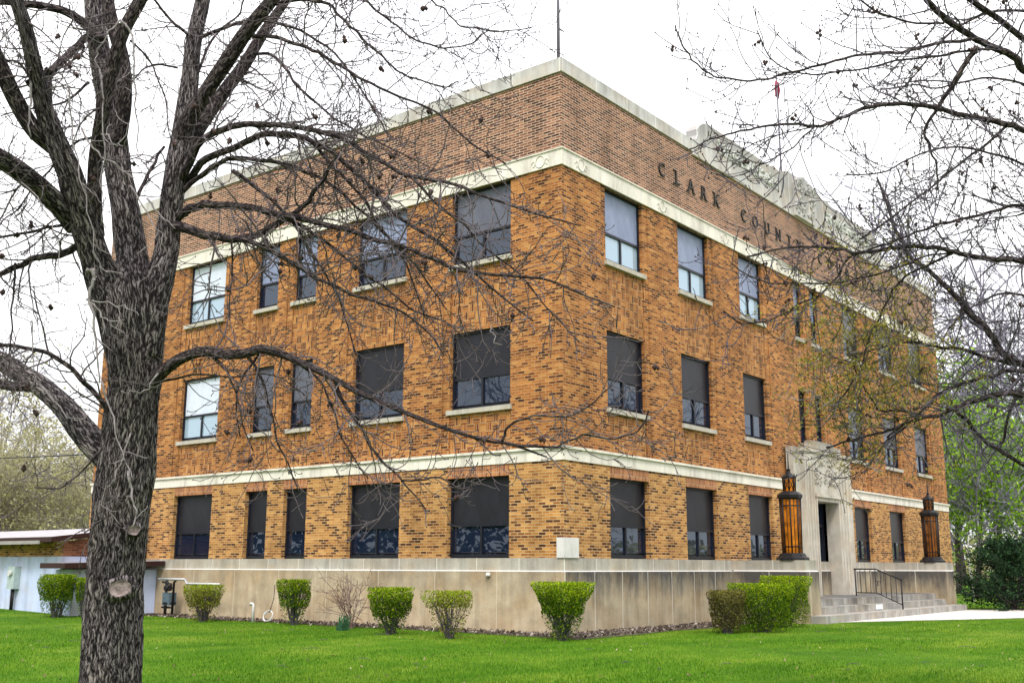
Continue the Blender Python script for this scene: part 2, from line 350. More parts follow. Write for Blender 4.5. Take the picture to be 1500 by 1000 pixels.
    def lathe(s, prof, n=8, m=0, c=(0, 0), rot=PI / 8, sm=False):
        b = len(s.v)
        for r, z in prof:
            for j in range(n):
                a = rot + 2 * PI * j / n; s.v.append((c[0] + r * math.cos(a), c[1] + r * math.sin(a), z))
        for i in range(len(prof) - 1):
            for j in range(n):
                j2 = (j + 1) % n
                s.f.append((b + i * n + j, b + i * n + j2, b + i * n + n + j2, b + i * n + n + j)); s.m.append(m); s.sm.append(sm)
                s.uv += [(j / n, prof[i][1]), ((j + 1) / n, prof[i][1]), ((j + 1) / n, prof[i + 1][1]), (j / n, prof[i + 1][1])]
        for st, rev in ((b, True), (b + (len(prof) - 1) * n, False)):
            idx = list(range(st, st + n)); s.f.append(tuple(idx[::-1] if rev else idx)); s.m.append(m); s.sm.append(False); s.uv += [(0, 0)] * n
    def build(s, name, mats, parent=None, loc=None, bevel=0):
        me = bpy.data.meshes.new(name)
        nv = len(s.v); nf = len(s.f)
        me.vertices.add(nv); me.vertices.foreach_set('co', np.array(s.v, dtype=np.float32).ravel())
        tot = np.array([len(f) for f in s.f], dtype=np.int32); st = np.zeros(nf, dtype=np.int32); st[1:] = np.cumsum(tot)[:-1]
        me.loops.add(int(tot.sum())); me.loops.foreach_set('vertex_index', np.fromiter((i for f in s.f for i in f), dtype=np.int32))
        me.polygons.add(nf); me.polygons.foreach_set('loop_start', st); me.polygons.foreach_set('loop_total', tot)
        me.polygons.foreach_set('material_index', np.array(s.m, dtype=np.int32)); me.polygons.foreach_set('use_smooth', np.array(s.sm, dtype=bool))
        uvl = me.uv_layers.new(name='UVMap'); uvl.data.foreach_set('uv', np.array(s.uv, dtype=np.float32).ravel())
        for mm in (mats if isinstance(mats, (list, tuple)) else [mats]): me.materials.append(mm)
        me.update(calc_edges=True); me.validate()
        return link(me, name, parent, loc, bevel)
def link(me, name, parent=None, loc=None, bevel=0):
    o = bpy.data.objects.new(name, me); COL.objects.link(o)
    if parent is not None: o.parent = parent
    if loc is not None: o.location = loc
    if bevel:
        md = o.modifiers.new('Bevel', 'BEVEL'); md.width = bevel; md.segments = 2; md.limit_method = 'ANGLE'
    return o
def empty(name, loc=(0, 0, 0), rz=0):
    o = bpy.data.objects.new(name, None); COL.objects.link(o); o.location = loc; o.rotation_euler = (0, 0, rz); return o
def tag(o, label=None, cat=None, group=None, kind=None):
    if label: o['label'] = label
    if cat: o['category'] = cat
    if group: o['group'] = group
    if kind: o['kind'] = kind
    return o
def copy_tree(o, parent=None):
    c = o.copy(); COL.objects.link(c)
    if parent is not None: c.parent = parent
    for ch in o.children: copy_tree(ch, c)
    return c
R = random.Random(7)

# ------------------------------------------------------------------ world, sun, camera
w = bpy.data.worlds.new('World'); scn.world = w; w.use_nodes = True
nt = w.node_tree; bg = nt.nodes['Background']
SUN_EL, SUN_AZ = math.radians(48), math.radians(212)      # azimuth of the direction towards the sun, from +X counter-clockwise
sk = node(nt, 'ShaderNodeTexSky', sky_type='NISHITA'); sk.sun_disc = False; sk.sun_elevation = SUN_EL; sk.sun_rotation = PI / 2 - SUN_AZ
sk.air_density = 1; sk.dust_density = 4
tc = node(nt, 'ShaderNodeTexCoord'); cl = noisetex(nt, tc.outputs['Generated'], 2.2, 6, .6)
cloud = ramp(nt, cl, [(.3, (10.5, 10.6, 11.2)), (.7, (12.5, 12.4, 12.2))])
sz = node(nt, 'ShaderNodeSeparateXYZ'); lk(nt, tc.outputs['Generated'], sz.inputs[0])
grad = mth(nt, 'MULTIPLY_ADD', mth(nt, 'MAXIMUM', sz.outputs[2], 0), .85, .66)
cloud = mixc(nt, 1.0, cloud, grad, 'MULTIPLY')
lk(nt, mixc(nt, .9, sk.outputs[0], cloud), bg.inputs[0]); bg.inputs[1].default_value = .1
sun = bpy.data.lights.new('sun', 'SUN'); sun.energy = 1.4; sun.angle = math.radians(12); sun.color = (1, .95, .87)
so = bpy.data.objects.new('sun', sun); COL.objects.link(so)
sd = Vector((math.cos(SUN_EL) * math.cos(SUN_AZ), math.cos(SUN_EL) * math.sin(SUN_AZ), math.sin(SUN_EL)))
so.rotation_euler = sd.to_track_quat('Z', 'Y').to_euler(); so.location = (0, -20, 40)
cam = bpy.data.cameras.new('camera'); co = bpy.data.objects.new('camera', cam); COL.objects.link(co); scn.camera = co
from mathutils import Matrix
co.matrix_world = Matrix([[*M[0], CAM[0]], [*M[1], CAM[1]], [*M[2], CAM[2]], [0, 0, 0, 1]])
cam.sensor_width = 36; cam.lens = F / 1500 * 36; cam.clip_end = 2000; cam.clip_start = .1
vs = scn.view_settings; vs.view_transform = 'Standard'; vs.look = 'None'; vs.exposure = .84; vs.gamma = 1

# ------------------------------------------------------------------ ground
def gz(x, y):
    r = np.clip((y - 13.5) / 7, 0, 1) * np.clip((8 - x) / 10, 0, 1) * .16
    d = np.hypot(x - CAM[0], y - CAM[1]); near = np.clip((17 - d) / 14, 0, 1) * -.16 * np.clip((d - 0) / .1, 0, 1)
    return r + near
xs = np.concatenate([[-700, -350, -160, -90], np.arange(-50, 50.1, 1.0), [70, 110, 180, 350, 700]])
ys = xs.copy()
g = MB()
X, Y = np.meshgrid(xs, ys, indexing='ij'); Z = gz(X, Y)
for i in range(len(xs)):
    for j in range(len(ys)):
        g.v.append((X[i, j], Y[i, j], float(Z[i, j]) + (noise.noise((X[i, j] * .3, Y[i, j] * .3, 0)) * .03 if not (-3 < X[i, j] < 32 and -3 < Y[i, j] < 24) else -.0)))
n_ = len(ys)
for i in range(len(xs) - 1):
    for j in range(n_ - 1):
        a = i * n_ + j; g.f.append((a, a + n_, a + n_ + 1, a + 1)); g.m.append(0); g.sm.append(True); g.uv += [(0, 0)] * 4
tag(g.build('lawn', M_LAWN), kind='structure')
# unseen streets on two sides behind the photographer, added to cut green lawn bounce
rd = MB()
rd.quad((-38, -260, .006), (-28, -260, .006), (-28, 260, .006), (-38, 260, .006)); rd.quad((-27.99, -33, .006), (260, -33, .006), (260, -23, .006), (-27.99, -23, .006))
rd.quad((-260, -33, .006), (-38.01, -33, .006), (-38.01, -23, .006), (-260, -23, .006))
tag(rd.build('road', plain('asphalt', (.075, .075, .078), .9, 0, .3, 2)), kind='structure')
sw = MB()
sw.box(-26.8, -20.2, -.05, -25.2, 200, .05); sw.box(-26.8, -21.8, -.05, 200, -20.21, .05)
tag(sw.build('pavement', M_WALK), kind='structure')
# bed along the walls
b = MB()
def strip(mb, pts_in, pts_out, z=.012):
    for i in range(len(pts_in) - 1):
        a, c = pts_in[i], pts_in[i + 1]; d, e = pts_out[i], pts_out[i + 1]
        f = lambda p: (p[0], p[1], float(gz(p[0], p[1])) + z)
        mb.quad(f(a), f(c), f(e), f(d))
yy = [17 - k for k in range(17)] + [-1.0]
inn = [(-.03, y) for y in yy[:-1]] + [(-.03, -.03)] + [(x, -.03) for x in range(1, 8)]
out = [(-.95 - .12 * math.sin(y * 1.3), y) for y in yy[:-1]] + [(-1.25, -1.25)] + [(x, -1.2 - .1 * math.sin(x * 1.7)) for x in range(1, 8)]
strip(b, inn, out)
tag(b.build('planting_bed', M_BED), kind='structure')
# walkway in front of the steps
wk = MB()
near = [(8.2, -2.5), (9.4, -2.75), (11.4, -3.75), (13.3, -4.75), (15.3, -5.7), (19, -7.6), (30, -13.5), (60, -30)]
far = [(20.6, -2.5), (20.8, -2.6), (21.2, -2.9), (22, -3.3), (24, -4.2), (27, -5.5), (38, -10), (75, -26)]
for i in range(len(near) - 1):
    a, c, e, d = near[i], near[i + 1], far[i + 1], far[i]
    wk.quad((*a, .014), (*c, .014), (*e, .014), (*d, .014), [a, c, e, d])
tag(wk.build('walkway', M_WALK), kind='structure')

# ------------------------------------------------------------------ courthouse
LX, LY = 28.2, 19.25
ZC, ZL = 1.63, 1.33
B1b, B1t, B2b, B2t, PB, PT = 3.78, 4.04, 10.76, 11.15, 13.13, 13.49
house = tag(empty('courthouse', (0, 0, 0)), 'three-storey tan and orange brick courthouse with white stone bands on a concrete base', 'building')
WR = [(1.88, 3.66), (5.52, 7.26), (9.2, 10.8), (13.17, 13.83), (14.5, 15.16), (17.4, 19.0), (20.92, 22.66), (24.54, 26.3)]
WL = [(1.55, 3.45), (5.05, 6.92), (8.55, 9.5), (10.2, 11.17), (12.72, 14.6), (16.25, 18.15)]
F1 = (1.65, 3.51); F2 = (5.17, 7.10); F3 = (8.84, 10.76)
def face_wall(mb, wins, L, right):
    us = {0, L}; zs = {ZC - .05, F1[1], B1b, B1t, F2[0], F2[1], F3[0], B2b, B2t, PB + .02}
    for a, c in wins: us |= {a, c, a - .24, c + .24}
    if right: us |= {13.0, 14.85}
    us = sorted(us); zs = sorted(zs)
    def info(u, z):
        inw = any(a < u < c for a, c in wins); bay = any(a - .24 < u < c + .24 for a, c in wins)
        port = right and 11.7 < u < 16.3
        if right and 13.0 < u < 14.85 and z < F1[1]: return None, 0
        if z < B1b:
            if inw and z < F1[1] and not port: return None, 0
            if inw and z > F1[1]: return 0, 3
            return 0, 0
        if z < B1t: return 0, 1
        if z < B2b:
            if inw:
                if F2[0] < z < F2[1] or F3[0] < z < F3[1]: return None, 0
                return .055, 2
            return (.025 if bay else 0), 1
        return (0, 4)
    P = (lambda u, d, z: (u, d, z)) if right else (lambda u, d, z: (d, u, z))
    UO = 0 if right else 90.3
    grid = {}
    for i in range(len(us) - 1):
        for j in range(len(zs) - 1):
            grid[i, j] = info((us[i] + us[i + 1]) / 2, (zs[j] + zs[j + 1]) / 2)
    DO = .26
    for (i, j), (d, m) in grid.items():
        u0, u1, z0, z1 = us[i], us[i + 1], zs[j], zs[j + 1]
        if d is not None:
            mb.quad(P(u0, d, z0), P(u1, d, z0), P(u1, d, z1), P(u0, d, z1), [(u0 + UO, z0), (u1 + UO, z0), (u1 + UO, z1), (u0 + UO, z1)], m)
        dd = DO if d is None else d
        for (ni, nj, e) in ((i + 1, j, 'v'), (i, j + 1, 'h')):
            if (ni, nj) in grid:
                d2, m2 = grid[ni, nj]; d2 = DO if d2 is None else d2
                if abs(d2 - dd) > 1e-6:
                    mm = m if d is not None else m2
                    if e == 'v': mb.quad(P(u1, dd, z0), P(u1, d2, z0), P(u1, d2, z1), P(u1, dd, z1), [(u1 + dd, z0), (u1 + d2, z0), (u1 + d2, z1), (u1 + dd, z1)], mm)
                    else: mb.quad(P(u0, dd, z1), P(u1, dd, z1), P(u1, d2, z1), P(u0, d2, z1), [(u0, dd), (u1, dd), (u1, d2), (u0, d2)], mm)
wall = MB(); face_wall(wall, WR, LX, True); face_wall(wall, WL, LY, False)
wall.quad((LX, 0, 0), (LX, LY, 0), (LX, LY, PB), (LX, 0, PB), [(0, 0), (LY, 0), (LY, PB), (0, PB)], 1)
wall.quad((0, LY, 0), (LX, LY, 0), (LX, LY, PB), (0, LY, PB), [(0, 0), (LX, 0), (LX, PB), (0, PB)], 1)
wall.build('wall', [M_BR1, M_BR2, M_WEAVE, M_SOLD, M_BR3], house)
core = MB(); core.box(.6, .6, .1, LX - .6, LY - .6, 12.9); core.build('interior_core', M_BLACK, house)
rf = MB(); rf.quad((0, 0, 13.0), (LX, 0, 13.0), (LX, LY, 13.0), (0, LY, 13.0)); rf.build('roof', M_TARROOF, house)
# concrete foundation with chamfered ledge
fd = MB()
pj = .06
def ring(mb, z0, z1, p, m_r, m_l, ytop=None, x1r=LX, ends=True):
    mb.quad((-p, -p, z0), (x1r, -p, z0), (x1r, -p, z1), (-p, -p, z1), [(0, z0), (x1r, z0), (x1r, z1), (0, z1)], m_r)
    mb.quad((-p, LY, z0), (-p, -p, z0), (-p, -p, z1), (-p, LY, z1), [(LY, z0), (0, z0), (0, z1), (LY, z1)], m_l)
ring(fd, -.3, ZL, pj, 0, 1)
fd.quad((-pj, -pj, ZL), (LX, -pj, ZL), (LX, -.02, ZL + .022), (-.02, -.02, ZL + .022), None, 2)
fd.quad((-pj, LY, ZL), (-pj, -pj, ZL), (-.02, -.02, ZL + .022), (-.02, LY, ZL + .022), None, 2)
fd.build('foundation', [M_BASE_R, M_BASE_L, M_CORNER], house)
cp = MB(); ring(cp, ZL + .02, ZC, .02, 0, 0)
cp.quad((-.02, -.02, ZC), (LX, -.02, ZC), (LX, .3, ZC), (.3, .3, ZC), [(0, 0), (LX, 0), (LX, .3), (.3, .3)])
cp.quad((-.02, -.02, ZC), (.3, .3, ZC), (.3, LY, ZC), (-.02, LY, ZC), [(0, 0), (.3, .3), (LY, .3), (LY, 0)])
cp.build('cap_course', M_CAP, house)
def band(name, z0, z1, p, m, lip=None):
    q = MB()
    q.box(-p, -p, z0, LX + .01, .005 - 0.004, z1); q.box(-p, .001, z0, .001, LY + .01, z1)
    if lip:
        q.box(-p - lip[0], -p - lip[0], z1, LX + .02, .002, z1 + lip[1]); q.box(-p - lip[0], .002, z1, .002, LY + .02, z1 + lip[1])
    return q.build(name, m, house)
band('lower_band', B1b, B1t, .03, M_BAND, (.05, .055))
band('upper_band', B2b, B2t, .045, M_BAND, (.03, .03))
cpz = MB()
cpz.box(-.05, -.05, PB, 6.43, .30, PT); cpz.box(21.87, -.05, PB, LX + .05, .30, PT)
cpz.box(-.05, .30, PB, .30, LY + .05, PT); cpz.box(LX - .25, .30, PB, LX + .05, LY + .05, PT); cpz.box(.3, LY - .25, PB, LX - .25, LY + .05, PT)
cpz.build('coping', M_COPE, house, bevel=.012)
# crest panel (raised stone parapet, carved)
def poly_slab(mb, pts, y0, y1, m=0):
    n = len(pts); b0 = len(mb.v)
    for y in (y0, y1):
        for x, z in pts: mb.v.append((x, y, z))
    mb.f.append(tuple(range(b0, b0 + n))); mb.f.append(tuple(range(b0 + 2 * n - 1, b0 + n - 1, -1))); mb.m += [m, m]; mb.sm += [False, False]
    mb.uv += [(x, z) for x, z in pts] + [(x, z) for x, z in reversed(pts)]
    for i in range(n):
        j = (i + 1) % n; mb.f.append((b0 + i, b0 + n + i, b0 + n + j, b0 + j)); mb.m.append(m); mb.sm.append(False)
        mb.uv += [(0, pts[i][1]), (.3, pts[i][1]), (.3, pts[j][1]), (0, pts[j][1])]
half = [(6.43, 13.03), (6.43, 13.5), (6.62, 13.56), (6.72, 13.72), (6.70, 13.9), (6.85, 14.05), (7.05, 14.18), (7.3, 14.27), (11.6, 14.27), (11.9, 14.36), (12.3, 14.3), (12.6, 14.38), (13.0, 14.5), (13.3, 14.52)]
full = half + [(28.3 - x, z) for x, z in reversed(half)]
cr = MB(); poly_slab(cr, full, -.07, .30); crest = cr.build('crest_panel', M_COPE, house)
for a, c in ((7.9, 12.2), (16.1, 20.4)):
    rl = MB()
    rl.quad((a, -.085, 13.58), (c, -.085, 13.58), (c, -.085, 13.93), (a, -.085, 13.93), [(a, 13.58), (c, 13.58), (c, 13.93), (a, 13.93)])
    RR = random.Random(3)
    for k in range(70):
        x = RR.uniform(a + .05, c - .05); z = RR.uniform(13.6, 13.92); r = RR.uniform(.03, .075)
        pts = [(x + r * math.cos(t) * (1 - t / 9), -.11, z + r * math.sin(t) * (1 - t / 9)) for t in np.linspace(0, RR.uniform(3, 7), 9)]
        rl.tube(pts, [.022] * 9, 5)
    rl.build('carved_frieze', [M_RELIEF], crest)
eg = MB(); RR = random.Random(5)     # central carved scroll boss
poly_slab(eg, [(13.35, 13.05), (13.35, 14.2), (13.6, 14.45), (14.15, 14.6), (14.7, 14.45), (14.95, 14.2), (14.95, 13.05)], -.16, -.071)
for k in range(60):
    x = RR.uniform(13.35, 14.95); z = RR.uniform(13.1, 14.4); r = RR.uniform(.04, .12)
    pts = [(x + r * math.cos(t) * (1 - t / 9), -.18, z + r * math.sin(t) * (1 - t / 9)) for t in np.linspace(0, RR.uniform(3, 7), 9)]
    eg.tube(pts, [.03] * 9, 5)
eg.build('carved_boss', [M_COPE], crest)
# medallions on the upper band
def medal(u, right):
    q = MB(); z = (B2b + B2t) / 2; P = (lambda a, d, b_: (a, d, b_)) if right else (lambda a, d, b_: (d, a, b_))
    pts = [P(u + .13 * math.cos(t), -.05, z + .15 * math.sin(t)) for t in np.linspace(0, 2 * PI, 17)]
    q.tube(pts, [.016] * 17, 6, cap=False)
    for s in (-1, 1):
        pts = [P(u + s * (.2 + .05 * math.cos(t)), -.05, z - .03 + .07 * math.sin(t)) for t in np.linspace(0, 5, 10)]
        q.tube(pts, [.012] * 10, 5)
    q.build('medallion', M_BAND, house)
for u in (.75, 4.59, 8.23, 12.0, 16.3, 20.0, 23.6, 27.4): medal(u, True)
for u in (.6, 4.25, 7.73, 11.95, 15.4, 18.7): medal(u, False)
# lettering
lt = MB()
xs_l = {}
letters = [('C', 4.68), ('L', 5.52), ('A', 6.3), ('R', 7.05), ('K', 7.83), ('C', 9.62), ('O', 10.43), ('U', 11.28), ('N', 12.12), ('T', 12.97), ('Y', 13.78)]
letters += [(ch, 15.55 + .85 * i) for i, ch in enumerate('COURTHOUSE')]
for ch, xc in letters:
    cu = bpy.data.curves.new('t', 'FONT'); cu.body = ch; cu.size = .56; cu.extrude = .02; cu.align_x = 'CENTER'; cu.resolution_u = 4
    to = bpy.data.objects.new('t', cu); COL.objects.link(to)
    me = to.to_mesh()
    lt = MB(); b0 = 0
    for v in me.vertices: lt.v.append((xc + v.co.x * .92, -.022 - v.co.z, 11.86 + v.co.y))
    for p in me.polygons:
        lt.f.append(tuple(b0 + i for i in p.vertices)); lt.m.append(0); lt.sm.append(False); lt.uv += [(0, 0)] * len(p.vertices)
    # serifs
    to.to_mesh_clear(); bpy.data.objects.remove(to); bpy.data.curves.remove(cu)
    sf = {'L': [(-.13, .385), (-.13, 0)], 'A': [(-.17, 0), (.17, 0)], 'R': [(-.14, 0), (.15, 0)], 'K': [(-.14, 0), (-.14, .385), (.15, 0), (.15, .385)], 'U': [(-.14, .385), (.14, .385)],
          'N': [(-.14, .385), (-.14, 0), (.15, .385)], 'T': [(0, 0)], 'Y': [(-.16, .385), (.16, .385), (0, 0)], 'H': [(-.15, 0), (-.15, .385), (.15, 0), (.15, .385)]}.get(ch, [])
    for dx, dz in sf: lt.box(xc + dx - .075, -.041, 11.86 + dz - .015, xc + dx + .075, -.003, 11.86 + dz + .015)
    lt.build('letter', M_BRONZE, house)
# cornerstone
cs = MB(); cs.box(-.05, -.05, ZC + .001, .5, .17, 2.07); cs.build('cornerstone', M_CORNER, house, bevel=.01)

# windows: local frame u across, d inward, z up, origin bottom centre of opening
def window_meshes(wd, h, f, split, shade_m, glass_m, sill):
    fr = MB(); t = .055; d0, d1 = .13, .21; hw = wd / 2
    fr.box(-hw, d0, 0, -hw + t, d1, h); fr.box(hw - t, d0, 0, hw, d1, h)
    fr.box(-hw + t, d0, 0, hw - t, d1, t * 1.3); fr.box(-hw + t, d0, h - t, hw - t, d1, h)
    zt = h * .40
    fr.box(-hw + t, d0 + .005, zt - .03, hw - t, d1, zt + .03)
    if split: fr.box(-.03, d0 + .008, t * 1.3, .03, d1 - .01, zt - .03)
    bl = MB(); bl.quad((-hw + t, d0 + .04, zt + .03), (hw - t, d0 + .04, zt + .03), (hw - t, d0 + .04, h - t), (-hw + t, d0 + .04, h - t), [(-hw, 0), (hw, 0), (hw, h * .6), (-hw, h * .6)])
    pn = MB()
    for a, c in (((-hw + t, -.03), (.03, hw - t)) if split else ((-hw + t, hw - t),)):
        pn.quad((a, d0 + .05, t), (c, d0 + .05, t), (c, d0 + .05, zt), (a, d0 + .05, zt))
        pn.tube([(a, d0 + .03, t * 1.9), (c, d0 + .03, t * 1.9)], [.018, .018], 4, 1)
    sl = None
    if sill:
        sl = MB(); sl.box(-hw - .06, -.045, -.115, hw + .06, .2, -.001)
    return fr, bl, pn, sl
cache = {}
def window(u0, u1, zz, floor, right, shade_m, glass_m):
    wd = round(u1 - u0, 3); h = round(zz[1] - zz[0], 3); split = wd > 1.2
    key = (wd, h, shade_m.name, glass_m.name, floor > 1)
    uc = (u0 + u1) / 2
    if key not in cache:
        fr, bl, pn, sl = window_meshes(wd, h, floor, split, shade_m, glass_m, floor > 1)
        wo = fr.build('window', M_FRAME, house)
        bl.build('blind', shade_m, wo); pn.build('pane', [glass_m, M_FRAME], wo)
        if sl: sl.build('sill', M_SILL, wo, bevel=.008)
        cache[key] = wo
    else:
        wo = copy_tree(cache[key], house)
    wo.location = (uc, 0, zz[0]) if right else (0, uc, zz[0])
    wo.rotation_euler = (0, 0, 0 if right else -PI / 2)
for k, (a, c) in enumerate(WR):
    if k not in (3, 4): window(a, c, F1, 1, True, M_SHD, M_GLASS)
    window(a, c, F2, 2, True, M_SHD if k < 5 else M_SHDM, M_GLASS)
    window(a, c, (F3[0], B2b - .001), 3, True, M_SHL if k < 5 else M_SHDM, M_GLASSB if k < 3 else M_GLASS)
for k, (a, c) in enumerate(WL):
    if k < 5: window(a, c, F1, 1, False, M_SHD, M_GLASS)
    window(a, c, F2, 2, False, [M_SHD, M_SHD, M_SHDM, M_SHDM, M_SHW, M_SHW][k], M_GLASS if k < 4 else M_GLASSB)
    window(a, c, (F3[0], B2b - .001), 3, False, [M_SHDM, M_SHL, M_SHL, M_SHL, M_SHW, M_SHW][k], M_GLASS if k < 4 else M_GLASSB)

# portal
LZ = .58
pt = MB()
pt.box(11.75, -.30, LZ, 12.25, -.07, 5.12); pt.box(16.0, -.30, LZ, 16.45, -.07, 5.12)
pt.box(12.25, -.45, LZ, 13.0, .25, 5.0); pt.box(14.85, -.45, LZ, 16.0, .25, 5.0)
pt.box(13.0, -.45, 3.5, 14.85, .25, 5.0)
pt.box(12.2, -.49, 5.0, 16.05, -.07, 5.1)
pt.box(12.75, -.42, 5.1, 15.35, -.07, 5.3); pt.box(13.2, -.38, 5.3, 14.9, -.07, 5.42)
pt.box(12.9, -.52, 3.62, 14.95, -.451, 3.72)
pt.box(12.95, -.50, LZ, 13.0 - .001, -.451, 3.62)
for k in range(3): pt.box(15.0 + .25 * k, -.48, LZ, 15.08 + .25 * k, -.451, 4.7)
for k in range(3): pt.box(12.36 + .22 * k, -.48, LZ, 12.43 + .22 * k, -.451, 4.7)
pt.build('door_surround', M_PORT, house, bevel=.012)
pr = MB(); RR = random.Random(9)
for k in range(70):
    x = RR.uniform(13.0, 14.9); z = RR.uniform(4.0, 4.85); r = RR.uniform(.04, .1)
    pts = [(x + r * math.cos(t) * (1 - t / 9), -.46, z + r * math.sin(t) * (1 - t / 9)) for t in np.linspace(0, RR.uniform(3, 7), 8)]
    pr.tube(pts, [.022] * 8, 5)
pr.build('carved_overdoor', M_PORT, house)
dr = MB(); dy = .09
dr.box(13.0, dy, LZ, 13.08, dy + .1, 3.5); dr.box(14.77, dy, LZ, 14.85, dy + .1, 3.5); dr.box(13.08, dy, 3.4, 14.77, dy + .1, 3.5); dr.box(13.08, dy, 2.72, 14.77, dy + .1, 2.82)
dr.box(13.86, dy, LZ, 13.99, dy + .1, 2.72)
for a, c in ((13.08, 13.86), (13.99, 14.77)):
    dr.box(a, dy + .01, LZ, a + .1, dy + .08, 2.72); dr.box(c - .1, dy + .01, LZ, c, dy + .08, 2.72); dr.box(a + .1, dy + .01, LZ, c - .1, dy + .08, LZ + .3)
dro = dr.build('door', M_FRAME, house)
dg = MB(); dg.quad((13.08, dy + .05, LZ + .3), (14.77, dy + .05, LZ + .3), (14.77, dy + .05, 3.4), (13.08, dy + .05, 3.4)); dg.build('door_glass', M_GLASS, dro)
for x in (13.8, 14.05):
    hd = MB(); hd.tube([(x, dy - .05, 1.5), (x, dy - .05, 1.9)], [.015, .015], 6); hd.tube([(x, dy - .05, 1.55), (x, dy + .01, 1.55)], [.01, .01], 6); hd.build('handle', M_PIPE, dro)

# cheek walls, steps
def cheek(x0, x1):
    q = MB()
    q.box(x0, -2.2, -.2, x1, -pj - .002, ZL, 0)
    q.quad((x0, -2.2, ZL), (x1, -2.2, ZL), (x1 - .04, -2.16, ZL + .035), (x0 + .04, -2.16, ZL + .035), None, 2)
    q.quad((x0, -.08, ZL), (x0, -2.2, ZL), (x0 + .04, -2.16, ZL + .035), (x0 + .04, -.08, ZL + .035), None, 2)
    q.quad((x1, -2.2, ZL), (x1, -.08, ZL), (x1 - .04, -.08, ZL + .035), (x1 - .04, -2.16, ZL + .035), None, 2)
    q.box(x0 + .04, -2.16, ZL + .03, x1 - .04, -.022, ZC, 1)
    return q
for x0, x1 in ((7.88, 8.7), (19.8, 20.62)):
    cheek(x0, x1).build('cheek_wall', [M_BASE_R, M_CAP, M_CORNER], house)
st = tag(empty('entrance_steps', (14.2, -2.4, 0)), 'three broad grey concrete steps and landing up to the entrance', 'steps')
def step(x0, x1, y0, y1, z0, z1):
    q = MB(); q.box(x0 - 14.2, y0 + 2.4, z0, x1 - 14.2, y1 + 2.4, z1); return q.build('step', M_STEP, st, bevel=.015)
step(8.0, 20.5, -2.62, -2.205, -.1, .2)
step(8.702, 19.798, -2.20, -2.0, -.1, .205)
step(8.702, 19.798, -2.14, -1.8, .207, .39)
step(8.702, 19.798, -1.82, -.065, .392, LZ)
step(13.0, 14.85, -.062, .085, .3, LZ - .001)
nt_ = MB(); nt_.box(12.95 - 14.2, .23, .225, 13.45 - 14.2, .257, .37); 
nt_.build('painted_patch', M_PAPER, st)

# handrail
hr = tag(empty('handrail', (14.2, -2.1, 0)), 'black wrought iron handrail with scroll panel on the entrance steps', 'handrail')
hx = 0
def bar(name, pts, r, n=6):
    q = MB(); q.tube([(p[0], p[1] + 2.1, p[2]) for p in pts], [r] * len(pts), n); return q.build(name, M_BLACK, hr)
topz = lambda y: 1.38 + (y + 1.75) * .42 if y < -1.75 else 1.38
botz = lambda y: LZ + .12 + (y + 1.75) * .5 if y < -1.75 else LZ + .12
bar('post', [(0, -1.1, LZ), (0, -1.1, 1.42)], .022); bar('post', [(0, -2.52, .2), (0, -2.52, 1.07)], .022)
bar('top_rail', [(0, -1.06, 1.40), (0, -1.75, 1.40), (0, -2.56, 1.07)], .024)
bar('bottom_rail', [(0, -1.1, LZ + .1), (0, -1.75, LZ + .1), (0, -2.52, .34)], .016)
for k in range(8):
    y = -1.26 - k * .157
    zt = 1.40 if y > -1.75 else 1.40 + (y + 1.75) * .407; zb = LZ + .1 if y > -1.75 else LZ + .1 + (y + 1.75) * .44
    bar('baluster', [(0, y, zb), (0, y, zt)], .011, 5)
for s in (-1, 1):
    bar('scroll', [(0, -1.80 + s * (.03 + .04 * math.cos(t)), .98 + .07 * math.sin(t)) for t in np.linspace(0, 5.5, 10)], .009, 5)
hr.location.x = 14.2

